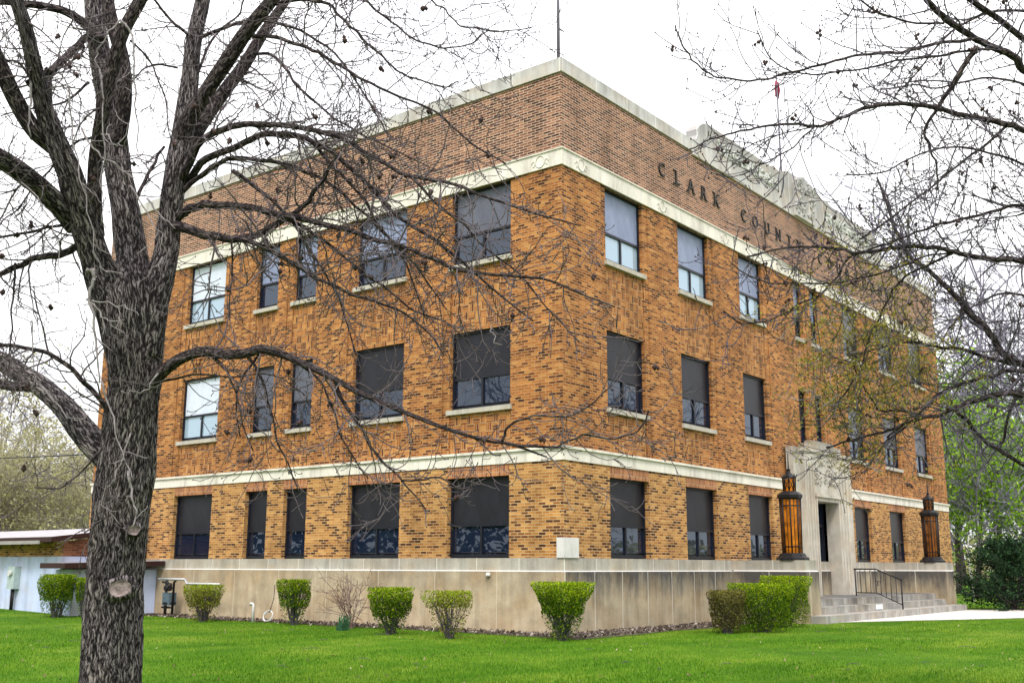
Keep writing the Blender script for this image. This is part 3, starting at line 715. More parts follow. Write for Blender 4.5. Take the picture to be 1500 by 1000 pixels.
# lanterns
M_AMBERD = plain('amber_glass_shaded', (.13, .045, .008), .3, 0, .8, 4)  # darker copy of the amber glass, shadow on the far lantern put into colour
def lantern(x, y, label, glass_=None):
    glass_ = glass_ or M_AMBER
    t = tag(empty('lantern', (x, y, ZC)), label, 'lantern', 'tall lanterns flanking the entrance')
    q = MB(); q.lathe([(.44, 0), (.44, .06), (.36, .10), (.34, .17), (.30, .19)], 8); q.build('base', M_BLACK, t, bevel=.006)
    q = MB(); q.lathe([(.245, .19), (.265, 1.62)], 8); body = q.build('glass_body', glass_, t)
    q = MB()
    for j in range(8):
        a = PI / 8 + j * PI / 4
        q.tube([(.25 * math.cos(a), .25 * math.sin(a), .19), (.275 * math.cos(a), .275 * math.sin(a), 1.64)], [.022, .022], 5)
        a2 = a + PI / 8
        q.tube([(.236 * math.cos(a2), .236 * math.sin(a2), .19), (.256 * math.cos(a2), .256 * math.sin(a2), 1.62)], [.009, .009], 4)
    for z, r in ((.36, .256), (1.45, .27)):
        q.tube([(r * math.cos(PI / 8 + j * PI / 4), r * math.sin(PI / 8 + j * PI / 4), z) for j in range(9)], [.014] * 9, 5, cap=False)
    q.build('glazing_bars', M_BLACK, t)
    q = MB(); q.lathe([(.27, 1.62), (.33, 1.66), (.34, 1.74), (.29, 1.79), (.20, 1.84)], 8); q.build('collar', M_BLACK, t)
    q = MB(); q.lathe([(.15, 1.84), (.165, 2.2)], 8); q.build('upper_glass', glass_, t)
    q = MB()
    for j in range(8):
        a = PI / 8 + j * PI / 4
        q.tube([(.155 * math.cos(a), .155 * math.sin(a), 1.84), (.17 * math.cos(a), .17 * math.sin(a), 2.2), (.22 * math.cos(a), .22 * math.sin(a), 2.3)], [.02, .02, .012], 5)
        a3 = a + PI / 4
        q.tube([(.157 * math.cos(a), .157 * math.sin(a), 1.86), (.168 * math.cos(a3), .168 * math.sin(a3), 2.18)], [.009, .009], 4)
        q.tube([(.168 * math.cos(a), .168 * math.sin(a), 2.18), (.157 * math.cos(a3), .157 * math.sin(a3), 1.86)], [.009, .009], 4)
    q.lathe([(.19, 2.19), (.20, 2.22), (.10, 2.3), (.05, 2.36), (.045, 2.4), (.06, 2.43), (.02, 2.47), (.008, 2.88)], 8)
    q.build('crown', M_BLACK, t)
lantern(8.28, -1.66, 'tall bright amber glass lantern on the near cheek wall beside the green shrubs')
lantern(20.2, -1.66, 'tall lantern with amber glass coloured dark as if in shadow on the far cheek wall at the right', M_AMBERD)

# roof items
p0 = onY(1137, 108, 1.2)
fp = tag(empty('flagpole', (float(p0[0]), 1.2, 13.0)), 'thin dark flagpole rising behind the carved parapet crest', 'flagpole')
q = MB(); H = float(p0[2]) - 13.0; q.tube([(0, 0, 0), (0, 0, H)], [.05, .025], 8); q.build('pole', M_POLE, fp)
q = MB(); q.blob((0, 0, H + .06), .07, el=1); q.build('finial', M_POLE, fp)
q = MB(); fz = float(onY(1137, 118, 1.2)[2]) - 13
for k in range(7):
    a = k * .5; q.tube([(.08 * math.cos(a) + .05, .05 * math.sin(a), 0 + fz), (.12 * math.cos(a * 1.3) + .1, .07 * math.sin(a), fz - .3), (.14 * math.cos(a) + .09, .06, fz - .62)], [.02, .032, .015], 5)
q.build('flag', M_RED, fp).location = (0, 0, 0)
an = tag(empty('radio_antenna', (.32, .3, 13.0)), 'slim whip antenna with crossarm standing at the roof corner', 'antenna')
q = MB(); q.tube([(0, 0, 0), (0, 0, 4.2)], [.05, .032], 6); q.tube([(0, 0, 1.5), (.12, -.1, 1.42)], [.03, .012], 5); q.build('mast', M_POLE, an)
q = MB(); q.tube([(-.14, .08, .3), (-.14, .08, 4.2)], [.008, .008], 4); q.tube([(-.24, .14, 2.5), (.14, -.08, 2.5)], [.009, .009], 4); q.build('guy_rod', M_PIPE, an)
rp = onY(1049, 164, 1.0)
ra = tag(empty('roof_rod', (float(rp[0]), 1.0, 13.0)), 'short thin lightning rod standing behind the parapet crest', 'rod')
q = MB(); q.tube([(0, 0, 0), (0, 0, float(rp[2]) - 13)], [.012, .01], 5); q.blob((0, 0, float(rp[2]) - 13), .05); q.build('rod', M_POLE, ra)
sl_ = onX(715, 841, -.08)
tg = tag(empty('wall_light', tuple(map(float, sl_))), 'tiny white round light on the concrete base below the ledge', 'light fixture')
q = MB(); q.lathe([(.06, -.04), (.06, 0), (.045, .04), (.0, .05)], 12, sm=True); q.build('globe', M_PVC, tg)
q = MB(); q.box(0, -.03, -.02, .02, .03, .02); q.build('bracket', M_PIPE, tg)

# ------------------------------------------------------------------ annex on the left
ax = tag(empty('annex', (0, 0, 0)), 'low pale blue painted annex with brick band and brown fascia roof behind the big trunk', 'building')
q = MB(); XA = -2.62; VX = -2.78
q.box(XA, 16.1, -.2, -.07, 60, 1.69); q.box(VX, 15.15, -.2, -.065, 16.098, 1.32)
q.build('painted_wall', M_BLUE, ax)
q = MB(); q.box(XA + .02, 16.12, 1.69, -.07, 60, 2.12); q.build('brick_band', [M_BR1], ax)
q = MB(); q.quad((XA + .02, 16.1, 1.695), (-.07, 16.1, 1.695), (-.07, 16.1, 2.45), (XA + .02, 16.1, 2.12), [(0, 0), (2, 0), (2, .7), (0, .4)]); q.build('gable_brick', M_BROWN, ax)
q = MB(); 
def slab(mb, x0, z0, x1, z1, y0, y1, t, m=0, mt=1):
    a = [(x0, y0, z0), (x1, y0, z1), (x1, y1, z1), (x0, y1, z0)]; bq = [(p[0], p[1], p[2] - t) for p in a]
    mb.quad(*a, None, mt); mb.quad(*bq[::-1], None, 2); 
    for i in range(4):
        j = (i + 1) % 4; mb.quad(bq[i], bq[j], a[j], a[i], None, m)
slab(q, XA - .55, 2.24, -.06, 2.62, 15.8, 60, .15)
q.build('roof', [M_FASCIA, M_METALROOF, M_SOFFIT], ax)
cn = MB(); slab(cn, VX - .5, 1.50, -.065, 1.575, 14.75, 16.09, .15)
cn.build('canopy_roof', [M_FASCIA, M_METALROOF, M_SOFFIT], ax)
gt = MB(); gt.box(XA - .61, 16.4, 2.04, XA - .555, 60, 2.14); gt.build('gutter', M_SOFFIT, ax)
# electric meter box
e1 = onX(18, 860, XA - .12)
em = tag(empty('electric_meter', (XA, float(e1[1]), 0)), 'grey-green electric meter box on a conduit against the pale blue wall', 'meter')
zt = float(onX(18, 829, XA - .12)[2]); zb = float(onX(18, 862, XA - .12)[2]); wdt = .2
q = MB(); q.box(-.2, -wdt, zb, -.001, wdt, zt); q.build('box', M_METERBOX, em, bevel=.02)
q = MB(); q.tube([(-.2, 0, zt - .2), (-.28, 0, zt - .2)], [.09, .085], 14); q.build('dial', M_PVC, em)
q = MB(); q.tube([(-.1, -.05, .1), (-.1, -.05, zb)], [.03, .03], 8); q.tube([(-.1, .06, .1), (-.1, .06, zb)], [.025, .025], 8); q.build('conduit', M_BLACK, em)
# gas meter
gm = tag(empty('gas_meter', (-.5, 13.75, .05)), 'blue-grey gas meter with dark regulator and silver pipes beside the annex corner', 'gas meter')
q = MB(); q.box(-.15, -.16, .26, .11, .16, .62); q.build('body', M_GASBLUE, gm, bevel=.05)
q = MB(); q.tube([(-.05, -.1, .68), (-.05, -.1, .86), (-.05, .35, .92)], [.03] * 3, 8); q.tube([(-.05, .1, .68), (-.05, .1, .95)], [.035] * 2, 8); q.tube([(-.05, .1, 0), (-.05, .1, .35)], [.03] * 2, 8); q.tube([(-.02, -.18, 0), (-.02, -.18, .9), (-.02, -.3, 1.0)], [.035] * 3, 8); q.tube([(.05, .28, .0), (.05, .28, 1.0)], [.04] * 2, 8); q.tube([(-.06, -.2, .2), (-.06, .28, .2)], [.03] * 2, 8); q.build('riser', M_BLACK, gm)
q = MB(); q.tube([(-.05, .55, 1.0), (-.05, -.75, 1.0)], [.035, .035], 8); q.tube([(-.05, -.75, 1.0), (-.05, -.85, .88), (-.05, -2.4, .88)], [.035] * 3, 8); q.build('pipe', M_PIPE, gm)
q = MB(); q.lathe([(.03, .28), (.19, .30), (.2, .34), (.06, .38)], 16, sm=True); q.build('regulator', M_BLACK, gm)
q = MB(); q.tube([(-.15, .0, .75), (-.15, -.18, .75)], [.09, .09], 12); q.build('dial', M_BLACK, gm)
# white vent pipe, hose
vp = tag(empty('vent_pipe', tuple(map(float, onZ(370, 911, 0)))), 'short white plastic pipe with a bent top standing by the concrete base', 'pipe')
q = MB(); q.tube([(0, 0, -.05), (0, 0, .42), (0, .02, .47), (-.02, .08, .48), (-.02, .1, .43)], [.035] * 5, 8); q.build('pipe', M_PVC, vp)
hs = tag(empty('garden_hose', tuple(map(float, onZ(392, 911, 0)))), 'coiled pale cable hanging on the concrete base beside the white pipe', 'cable')
q = MB(); q.tube([(.1 * math.cos(t) * (1 - t / 60), .14 * math.sin(t) * 1.1, .16 + .13 * math.cos(t * .97)) for t in np.linspace(0, 18, 60)], [.013] * 60, 5); q.build('coil', M_PVC, hs)
q = MB(); q.tube([(.05, 0, .25), (.25, .1, .6), (.35, .2, .95)], [.01] * 3, 5); q.build('lead', M_BLACK, hs)
# utility wire
a0 = onX(148, 664, -.02); a1 = at(-400, 672, 60)
q = MB(); n = 24
q.tube([a0 + (a1 - a0) * t + np.array([0, 0, -.8 * t * (1 - t)]) for t in np.linspace(0, 1, n)], [.022] * n, 5)
tag(q.build('utility_wire', M_BLACK), 'thin black overhead wire running from the courthouse side out over the annex', 'wire')

# ------------------------------------------------------------------ trees
def smooth(pts, sub=4):
    P = [np.array(p, float) for p in pts]; P = [2 * P[0] - P[1]] + P + [2 * P[-1] - P[-2]]; out = []
    for i in range(1, len(P) - 2):
        for k in range(sub):
            t = k / sub; a, b_, c, d = P[i - 1], P[i], P[i + 1], P[i + 2]
            out.append(.5 * ((2 * b_) + (-a + c) * t + (2 * a - 5 * b_ + 4 * c - d) * t * t + (-a + 3 * b_ - 3 * c + d) * t ** 3))
    out.append(P[-2]); return out
def limb3(px, sub=4, dj=0):
    """px: list of (x, y, r_px, depth) -> 3-D points and radii"""
    pts = smooth([(*at(x, y, d), r * d / F) for x, y, r, d in px], sub)
    return [p[:3] for p in pts], [max(.003, p[3]) for p in pts]
def spread(pl, r0, r1, d0, d1):
    n = len(pl); L = [0]
    for i in range(1, n): L.append(L[-1] + math.hypot(pl[i][0] - pl[i - 1][0], pl[i][1] - pl[i - 1][1]))
    return [(x, y, r0 + (r1 - r0) * (L[i] / L[-1]) ** .8, d0 + (d1 - d0) * L[i] / L[-1]) for i, (x, y) in enumerate(pl)]
def rdir(rng):
    z = rng.uniform(-1, 1); a = rng.uniform(0, 2 * PI); q = math.sqrt(1 - z * z); return np.array([q * math.cos(a), q * math.sin(a), z])
def grow(mb, tips, p, d, L, r, lvl, rng, st, m=0):
    k = 6 if lvl < 2 else 4
    if L < .12: k = 3
    pts = [p]; ds = [d]; step_ = L / k; p = p.copy(); d = d.copy()
    for i in range(k):
        t = i / k
        d = d + rdir(rng) * st['wob'] + np.array([0, 0, -st['droop'] * (1 - t) + st['rise'] * t])
        d /= math.sqrt(d @ d); p = p + d * step_; pts.append(p); ds.append(d)
    rm = st['rmin']; r1 = max(rm, r * .4)
    mb.tube(pts, [max(rm, r + (r1 - r) * i / k) for i in range(k + 1)], 5 if lvl == 0 else (4 if lvl == 1 else 3), m, cap=False)
    tips.append((pts[-1], ds[-1], lvl))
    if lvl < st['max']:
        n = max(1, int(L * st['dens'][lvl] * rng.uniform(.7, 1.3)))
        for c in range(n):
            t = rng.uniform(.12, .98) * k; i = min(k - 1, int(t)); f_ = t - i
            q = pts[i] + (pts[i + 1] - pts[i]) * f_
            nd = ds[i] * rng.uniform(.4, .9) + rdir(rng) * .8; nd /= math.sqrt(nd @ nd)
            grow(mb, tips, q, nd, L * rng.uniform(.3, .62), max(rm, r * .55), lvl + 1, rng, st, m)
def sprout(mb, tips, pts, rad, rng, st, every, Lr, t0=.1, m=0, fwd=.6):
    L = 0; nxt = rng.uniform(0, every); n = len(pts)
    tot = sum(math.sqrt((pts[i + 1] - pts[i]) @ (pts[i + 1] - pts[i])) for i in range(n - 1)); acc = 0
    for i in range(n - 1):
        sg = pts[i + 1] - pts[i]; sl = math.sqrt(sg @ sg)
        while nxt < sl:
            t = (acc + nxt) / tot
            if t > t0:
                d = sg / sl * rng.uniform(.2, fwd + .3) + rdir(rng) * .85; d /= math.sqrt(d @ d)
                L_ = rng.uniform(*Lr) * (1 - .35 * t)
                grow(mb, tips, pts[i] + sg / sl * nxt, d, L_, max(st['rmin'] * 1.3, min(rad[i] * .5, .006 + .006 * L_)), 0, rng, st, m)
            nxt += every * rng.uniform(.4, 1.6)
        nxt -= sl; acc += sl

D0 = 10.0
big = tag(empty('bare_tree', tuple(map(float, at(158, 1078, D0)))), 'large bare tree with furrowed dark trunk and arching limbs in front of the left facade', 'tree')
ORI = np.array(big.location)
def local(mb, ori):
    mb.v = [(x - ori[0], y - ori[1], z - ori[2]) for x, y, z in mb.v]; return mb
def ridge(seed, amp):
    def f(a, l, r):
        # noise on a cylinder so that it wraps round
        x, y = math.cos(a), math.sin(a); s = max(2.5, r * 16)
        n1 = noise.noise((x * s + seed, y * s, l * 2.6)); n2 = noise.noise((x * s * 2.3, y * s * 2.3 + seed, l * 6))
        n3 = noise.noise((x * 1.3, y * 1.3 + seed, l * .9))
        return amp * ((1 - abs(n1) * 3.2) * .6 + (1 - abs(n2) * 3) * .25) * min(1, r * 5) + n3 * r * .10
    return f
trunk_px = [(156, 1100, 58, D0), (159, 1050, 50, D0), (161.5, 1000, 46.5, D0), (166, 900, 44.5, D0), (168, 850, 43.5, D0), (173, 800, 43, D0), (177, 740, 42.5, D0), (184, 690, 41, D0), (189, 640, 39, D0), (193, 600, 37.5, D0), (199, 550, 38, D0), (197, 500, 43, D0), (195, 455, 47, D0), (193, 425, 44, D0 + .05), (190, 400, 32, D0 + .12), (190, 380, 14, D0 + .2)]
tk = MB()
p, r = limb3([(x, y, r_ * (.90 if y > 700 else .93), d) for x, y, r_, d in trunk_px], 14); tk.tube(p, r, 96, 0, True, ridge(1, .022))
def add_limb(mb, px, n=28, sub=8, amp=.012, seed=2):
    p, r = limb3(px, sub); mb.tube(p, r, n, 0, True, ridge(seed, amp)); return p, r
stems = [
 [(180, 520, 26, 9.98), (165, 450, 28, 9.92), (149, 405, 27.5, 9.88), (137, 370, 25, 9.8), (122, 325, 25, 9.7), (112, 290, 24, 9.6), (101, 250, 22, 9.5), (82, 208, 20, 9.4), (66, 165, 17, 9.3), (56, 125, 15, 9.2), (48, 90, 14, 9.1), (38, 45, 13, 9), (24, 0, 12.5, 8.9), (8, -60, 11, 8.8), (-10, -130, 8, 8.7)],
 [(112, 330, 20, 9.75), (92, 306, 19, 9.6), (60, 276, 18, 9.4), (30, 252, 18, 9.2), (0, 232, 17, 9.0), (-50, 205, 15, 8.7), (-120, 180, 12, 8.4)],
 [(78, 215, 15, 9.45), (50, 190, 15.5, 9.3), (25, 150, 15, 9.2), (5, 108, 15, 9.1), (-20, 50, 13, 9.0), (-50, -30, 11, 8.9)],
 [(196, 500, 26, 9.9), (198, 430, 30, 9.98), (196, 390, 27, 10.08), (190, 350, 26, 10.15), (183, 300, 23.5, 10.2), (174, 250, 23, 10.3), (168, 200, 22, 10.4), (160, 150, 21, 10.5), (150, 100, 20, 10.6), (142, 50, 18, 10.7), (138, 0, 17, 10.8), (128, -80, 13, 10.9)],
 [(172, 210, 15, 10.3), (182, 150, 14, 10.25), (180, 90, 13, 10.2), (166, 40, 12, 10.2), (158, 0, 11, 10.2), (150, -80, 8, 10.2)],
 [(140, 345, 15, 9.8), (138, 300, 13, 9.7), (139, 240, 12.5, 9.6), (146, 190, 12.5, 9.5), (155, 140, 12, 9.4), (167, 90, 12, 9.35), (182, 45, 12, 9.3), (206, 0, 12, 9.25), (235, -60, 10, 9.2)],
 [(212, 520, 26, 9.95), (222, 450, 26, 9.97), (234, 405, 23.5, 10.03), (243, 370, 20.5, 10.1), (247, 330, 19.5, 10.15), (252, 290, 19, 10.2), (260, 240, 20, 10.3), (267, 200, 19, 10.4), (273, 160, 18, 10.5), (278, 120, 16, 10.6), (284, 60, 14, 10.7), (297, 0, 13, 10.8), (310, -80, 10, 10.9)],
 [(264, 205, 15, 10.35), (278, 172, 14.5, 10.3), (304, 132, 14, 10.2), (332, 90, 14, 10.1), (360, 48, 13, 10), (392, 8, 12, 9.9), (440, -50, 10, 9.8)],
 [(268, 235, 13, 10.5), (283, 203, 12.5, 10.6), (306, 166, 12.5, 10.7), (333, 128, 12, 10.8), (358, 95, 11.5, 10.9), (385, 50, 10, 11), (420, 0, 8, 11.1)],
 [(186, 690, 26, 10.05), (150, 662, 24, 10.1), (122, 632, 21.5, 10.2), (90, 592, 18.5, 10.4), (60, 565, 17, 10.6), (30, 546, 16, 10.7), (0, 528, 15.5, 10.8), (-60, 505, 13, 11), (-130, 490, 10, 11.2)],
 [(64, 572, 9, 10.6), (42, 566, 9, 10.6), (20, 566, 8.5, 10.6), (0, 563, 8, 10.6), (-60, 560, 6, 10.6)],
 [(205, 575, 15, 10), (226, 556, 12, 9.9), (246, 538, 10.5, 9.8), (270, 523, 9.5, 9.7), (300, 514, 9, 9.6), (330, 519, 8.5, 9.5), (360, 517, 8.5, 9.4), (385, 511, 8, 9.35), (419, 521, 7, 9.3), (451, 536, 6, 9.2), (490, 555, 5.2, 9.1), (520, 572, 4.8, 9), (560, 590, 4.4, 8.95), (616, 613, 3.8, 8.9), (658, 629, 3.3, 8.85), (712, 645, 2.6, 8.8), (750, 651, 2.3, 8.8), (801, 669, 1.4, 8.8)],
]
allp = []
stems = [[(x, y, r * (.86 - .09 * min(1, max(0, 420 - y) / 300) if i_ < 11 else .86), d) for x, y, r, d in s_] for i_, s_ in enumerate(stems)]
for i, s_ in enumerate(stems):
    mbb = tk if i == -1 else MB()
    p, r = add_limb(mbb, s_, 32 if s_[0][2] > 14 else 18, 8, .014 if s_[0][2] > 14 else .005, i * 3.1)
    local(mbb, ORI).build('limb', M_BARK if s_[0][2] > 14 else M_LIMB, big); allp.append((p, r))
local(tk, ORI).build('trunk', M_BARK, big)
# healed pruning scars
for (x, y, rr) in ((176, 861, 15), (196, 776, 9)):
    q = MB(); c = at(x, y, D0 - .258); dv = (CAM - c); dv /= np.linalg.norm(dv); up = np.array([0, 0, 1.]); rt = np.cross(up, dv); rt /= np.linalg.norm(rt)
    s_ = rr * D0 / F
    pr_ = [(1.7, -.05), (1.45, .0), (1.2, .022), (1.0, .026), (.85, .012), (.6, .006), (.3, .012), (.05, .004)]; nn = 20; b0 = len(q.v)
    for rad_, hh in pr_:
        for j in range(nn):
            a = 2 * PI * j / nn; w_ = 1 + .12 * noise.noise((math.cos(a) * 2, math.sin(a) * 2, rad_ * 3))
            w_ += .18 * noise.noise((math.cos(a) * 1.1 + 5, math.sin(a) * 1.1, y))
            v = c + rt * (math.cos(a) * rad_ * s_ * w_) + up * (math.sin(a) * rad_ * s_ * .78 * w_) + dv * hh; q.v.append(tuple(v))
    for i in range(len(pr_) - 1):
        for j in range(nn):
            j2 = (j + 1) % nn; q.f.append((b0 + i * nn + j, b0 + i * nn + j2, b0 + (i + 1) * nn + j2, b0 + (i + 1) * nn + j)); q.m.append(1 if i < 3 else 0); q.sm.append(True); q.uv += [(math.cos(2 * PI * jj / nn) * pr_[ii][0] * s_, math.sin(2 * PI * jj / nn) * pr_[ii][0] * s_ * .78) for ii, jj in ((i, j), (i, j + 1), (i + 1, j + 1), (i + 1, j))]
    local(q, ORI).build('branch_scar', [M_SCAR, M_BARK], big)

fine = [
 # right-going limbs
 ([(266, 262), (295, 208), (326, 190), (357, 183), (409, 183), (461, 191), (500, 203), (555, 235), (602, 258), (655, 267), (705, 286), (750, 301), (798, 317), (850, 330)], 6, 1.2, 10.2, 8.6),
 ([(268, 275), (302, 234), (344, 216), (380, 199), (417, 196), (448, 203), (487, 224), (530, 262), (588, 321), (624, 343), (658, 368), (686, 391), (730, 430), (780, 470)], 6, 1.2, 10.3, 9.0),
 ([(268, 280), (300, 252), (340, 232), (396, 237), (435, 246), (480, 268), (520, 300), (560, 340), (610, 390), (650, 450)], 4, 1, 10.2, 9.6),
 ([(262, 318), (285, 303), (310, 299), (368, 306), (419, 315), (464, 325), (512, 339), (560, 354), (602, 366), (630, 377), (666, 391), (717, 402), (795, 410), (840, 427), (900, 450)], 6.5, 1.2, 10.1, 8.4),
 ([(252, 330), (270, 334), (298, 343), (336, 350), (374, 345), (398, 332), (419, 320), (448, 298), (466, 272), (490, 235)], 8, 2.5, 10.1, 9.5),
 ([(330, 349), (374, 357), (419, 378), (464, 406), (512, 429), (560, 446), (610, 470), (650, 520)], 4.5, 1, 9.7, 9.1),
 ([(366, 50), (380, 53), (406, 56), (448, 69), (474, 83), (516, 108), (561, 132), (615, 153), (648, 171), (690, 210), (740, 240)], 3.2, 1, 10, 9),
 ([(376, 78), (401, 83), (422, 107), (448, 140), (474, 159), (500, 179), (540, 200), (580, 220), (630, 245)], 2.4, .9, 10.8, 10),
 ([(392, 10), (430, 0), (480, 6), (504, 30), (531, 57), (561, 84), (585, 106), (615, 117), (648, 127), (672, 120)], 3, 1, 9.9, 9),
 ([(430, -30), (490, -10), (534, 0), (564, 27), (594, 48), (624, 63), (654, 69), (690, 63), (714, 45)], 2.6, .9, 9.8, 9),
 ([(440, -60), (560, -60), (630, 0), (648, 12), (663, 27), (681, 39), (730, 45), (780, 40)], 2.2, .8, 9.8, 9),
 ([(284, 60), (330, 40), (380, 30), (440, 45), (500, 90), (540, 150), (570, 200)], 3, 1, 10.7, 10.5),
 ([(340, 250), (390, 285), (430, 330), (470, 390), (500, 450), (520, 520)], 3.2, .9, 10, 10),
 ([(448, 200), (490, 245), (530, 290), (570, 350), (600, 400), (620, 460)], 3.0, .9, 9.9, 9.6),
 ([(419, 320), (470, 350), (520, 390), (560, 420), (600, 450), (650, 470), (700, 510)], 2.6, .9, 9.7, 9.3),
 ([(602, 258), (640, 300), (680, 330), (720, 372), (760, 400), (810, 460), (850, 500)], 2.2, .8, 9.1, 8.8),
 ([(490, 556), (505, 590), (530, 630), (552, 665), (587, 704), (622, 745)], 3.4, .9, 9.1, 8.9),
 ([(587, 704), (620, 702), (641, 699), (673, 713), (700, 718)], 1.8, .9, 8.95, 8.8),
 ([(735, 648), (745, 625), (770, 612), (795, 608), (830, 610), (869, 589), (897, 563)], 2.0, 1.0, 8.8, 8.6),
 ([(760, 652), (790, 655), (814, 654), (840, 643), (865, 637), (900, 641), (935, 630), (950, 600)], 2.2, 1.1, 8.8, 8.6),
 ([(300, 514), (330, 540), (345, 580), (350, 640)], 2.2, 1, 9.6, 9.5), ([(360, 517), (385, 560), (400, 620), (420, 680), (440, 720)], 2.4, 1, 9.4, 9.3),
 ([(385, 511), (352, 560), (350, 600), (370, 660)], 2, 1, 9.4, 9.3), ([(420, 521), (470, 560), (490, 610), (510, 660), (540, 700)], 2.2, .9, 9.3, 9.2),
 ([(338, 352), (340, 400), (335, 470)], 1.6, .8, 9.8, 9.8), ([(233, 560), (290, 548), (340, 552), (400, 548), (450, 580)], 1.8, .8, 9.9, 9.6),
 # left side
 ([(125, 360), (107, 365), (86, 373), (52, 378), (26, 390), (0, 401), (-40, 420)], 6, 3.5, 9.8, 9.4), ([(116, 328), (78, 332), (47, 339), (0, 348), (-40, 360)], 2.6, 1.6, 9.7, 9.2),
 ([(170, 640), (150, 590), (125, 560), (90, 527), (45, 510), (0, 507), (-40, 515)], 4.5, 2.5, 9.9, 9.5), ([(22, 385), (20, 430), (16, 480), (14, 540)], 1.8, .9, 9.5, 9.5),
 ([(70, 150), (72, 110), (95, 85), (120, 62), (135, 45)], 7, 5, 9.3, 10.4), ([(40, 124), (62, 112), (75, 100)], 6, 6, 9.2, 9.3),
 ([(150, 60), (110, 25), (70, 10), (20, 5), (-30, 0)], 7, 5, 10.6, 9.9), ([(60, 150), (30, 95), (0, 90), (-40, 80)], 2.4, 1.4, 9.3, 9.2),
 ([(145, 200), (110, 210), (70, 250), (30, 300), (0, 330)], 2.0, 1, 9.5, 9.3), ([(130, 120), (95, 150), (40, 160), (0, 170)], 2.2, 1, 10.5, 10),
 ([(260, 100), (230, 95), (200, 110), (180, 150)], 1.8, .8, 10.5, 10.2), ([(190, 60), (220, 90), (240, 140), (250, 200)], 1.6, .8, 9.4, 9.3),
 ([(195, 300), (210, 270), (225, 240), (240, 215)], 3, 2, 10.2, 10.6), ([(284, 60), (250, 30), (225, 0), (200, -20)], 2.6, 1.5, 10.7, 10.4),
 ([(280, 130), (310, 60), (350, 20), (360, -10)], 2.4, 1.2, 10.6, 10.9),
 ([(150, 655), (120, 690), (85, 715), (50, 712)], 1.8, .9, 9.7, 9.5), ([(205, 690), (170, 745), (130, 775), (125, 780)], 1.6, 1, 9.6, 9.5)]
lm = MB(); tw = MB(); tips = []
st_big = dict(wob=.31, droop=.14, rise=.32, rmin=.0031, max=2, dens=[6.5, 6.5, 5])
RT = random.Random(11)
for pl, r0, r1, d0, d1 in fine:
    p, r = limb3(spread(pl, r0, r1, d0, d1), 5)
    p = [a + np.array([noise.noise((i * .35, j, r0)) for j in range(3)]) * .02 for i, a in enumerate(p)]
    lm.tube(p, r, 9, 0, True)
    right = pl[-1][0] > 300
    sprout(tw, tips, p, r, RT, st_big, .078 if right else .07, (.2, .95) if right else (.2, .8), .10)
for i in (0, 1, 2, 5, 7, 8, 10):
    sprout(tw, tips, *allp[i], RT, st_big, .085, (.3, .95), .25)
sprout(tw, tips, *allp[11], RT, st_big, .14, (.25, .8), .2)
for p, d, l in tips:
    if l < 2 or RT.random() < .35: tw.blob(p, .0065, 1, 1.7)
    if RT.random() < .012: tw.blob(p, .03, 1, 1.1); tw.blob(p + rdir(RT) * .03, .02, 1, 1.2)
local(lm, ORI).build('branches', M_LIMB, big)['kind'] = 'stuff'
local(tw, ORI).build('twigs', [M_TWIG, M_BUD], big)['kind'] = 'stuff'
# pale shoots hanging from the trunk and limbs
sh = MB(); stp = []
shoots = [([(176, 30), (192, 45), (197, 80), (198, 130), (202, 190), (199, 225)], 2.6), ([(148, 100), (152, 160), (150, 250), (149, 330)], 1.8), ([(128, 398), (135, 396), (138, 410), (131, 428), (137, 470), (142, 520), (146, 560)], 4),
          ([(128, 437), (160, 445), (185, 450), (205, 462)], 1.8), ([(128, 437), (145, 455), (158, 470), (185, 468)], 2), ([(100, 125), (105, 180), (115, 250), (130, 310), (142, 380), (158, 400)], 2.0),
          ([(120, 190), (140, 220), (165, 240), (200, 262)], 2.2), ([(150, 195), (160, 200), (172, 215), (190, 180)], 1.8), ([(215, 290), (232, 312), (258, 335)], 2.4), ([(193, 270), (220, 320), (238, 350), (245, 385)], 1.8),
          ([(240, 375), (225, 395), (206, 412)], 1.8), ([(232, 548), (215, 570), (195, 575), (178, 572)], 2.2), ([(150, 560), (165, 610), (178, 665), (195, 700)], 2.2), ([(190, 635), (172, 690), (150, 730), (178, 770)], 1.6),
          ([(188, 690), (194, 730), (200, 752), (192, 775)], 3), ([(60, 560), (90, 600), (110, 615), (130, 608)], 1.8), ([(45, 470), (48, 520), (50, 560), (45, 590)], 1.6), ([(0, 250), (15, 245), (60, 300), (80, 340), (90, 400)], 2),
          ([(175, 30), (152, 60), (140, 85), (148, 110)], 2), ([(720, 480), (724, 500), (736, 503)], 1.4), ([(45, 110), (45, 160), (45, 200)], 3.2)]
for pl, r0 in shoots:
    dd = 9.45 if pl[0][1] > 300 else 9.15
    if pl[0][0] > 210: dd = 9.7
    if pl[0][0] > 700: dd = 8.8
    p, r = limb3(spread(pl, r0 * .72, r0 * .3, dd, dd - .1), 5)
    p = [a + np.array([noise.noise((i * .5, j, r0 * 3)) for j in range(3)]) * .03 for i, a in enumerate(p)]
    sh.tube(p, r, 7, 0, True)
    sprout(sh, stp, p, r, RT, dict(wob=.3, droop=.0, rise=.1, rmin=.003, max=0, dens=[3]), .35, (.1, .35), .1)
local(sh, ORI).build('shoots', M_SHOOT, big)['kind'] = 'stuff'

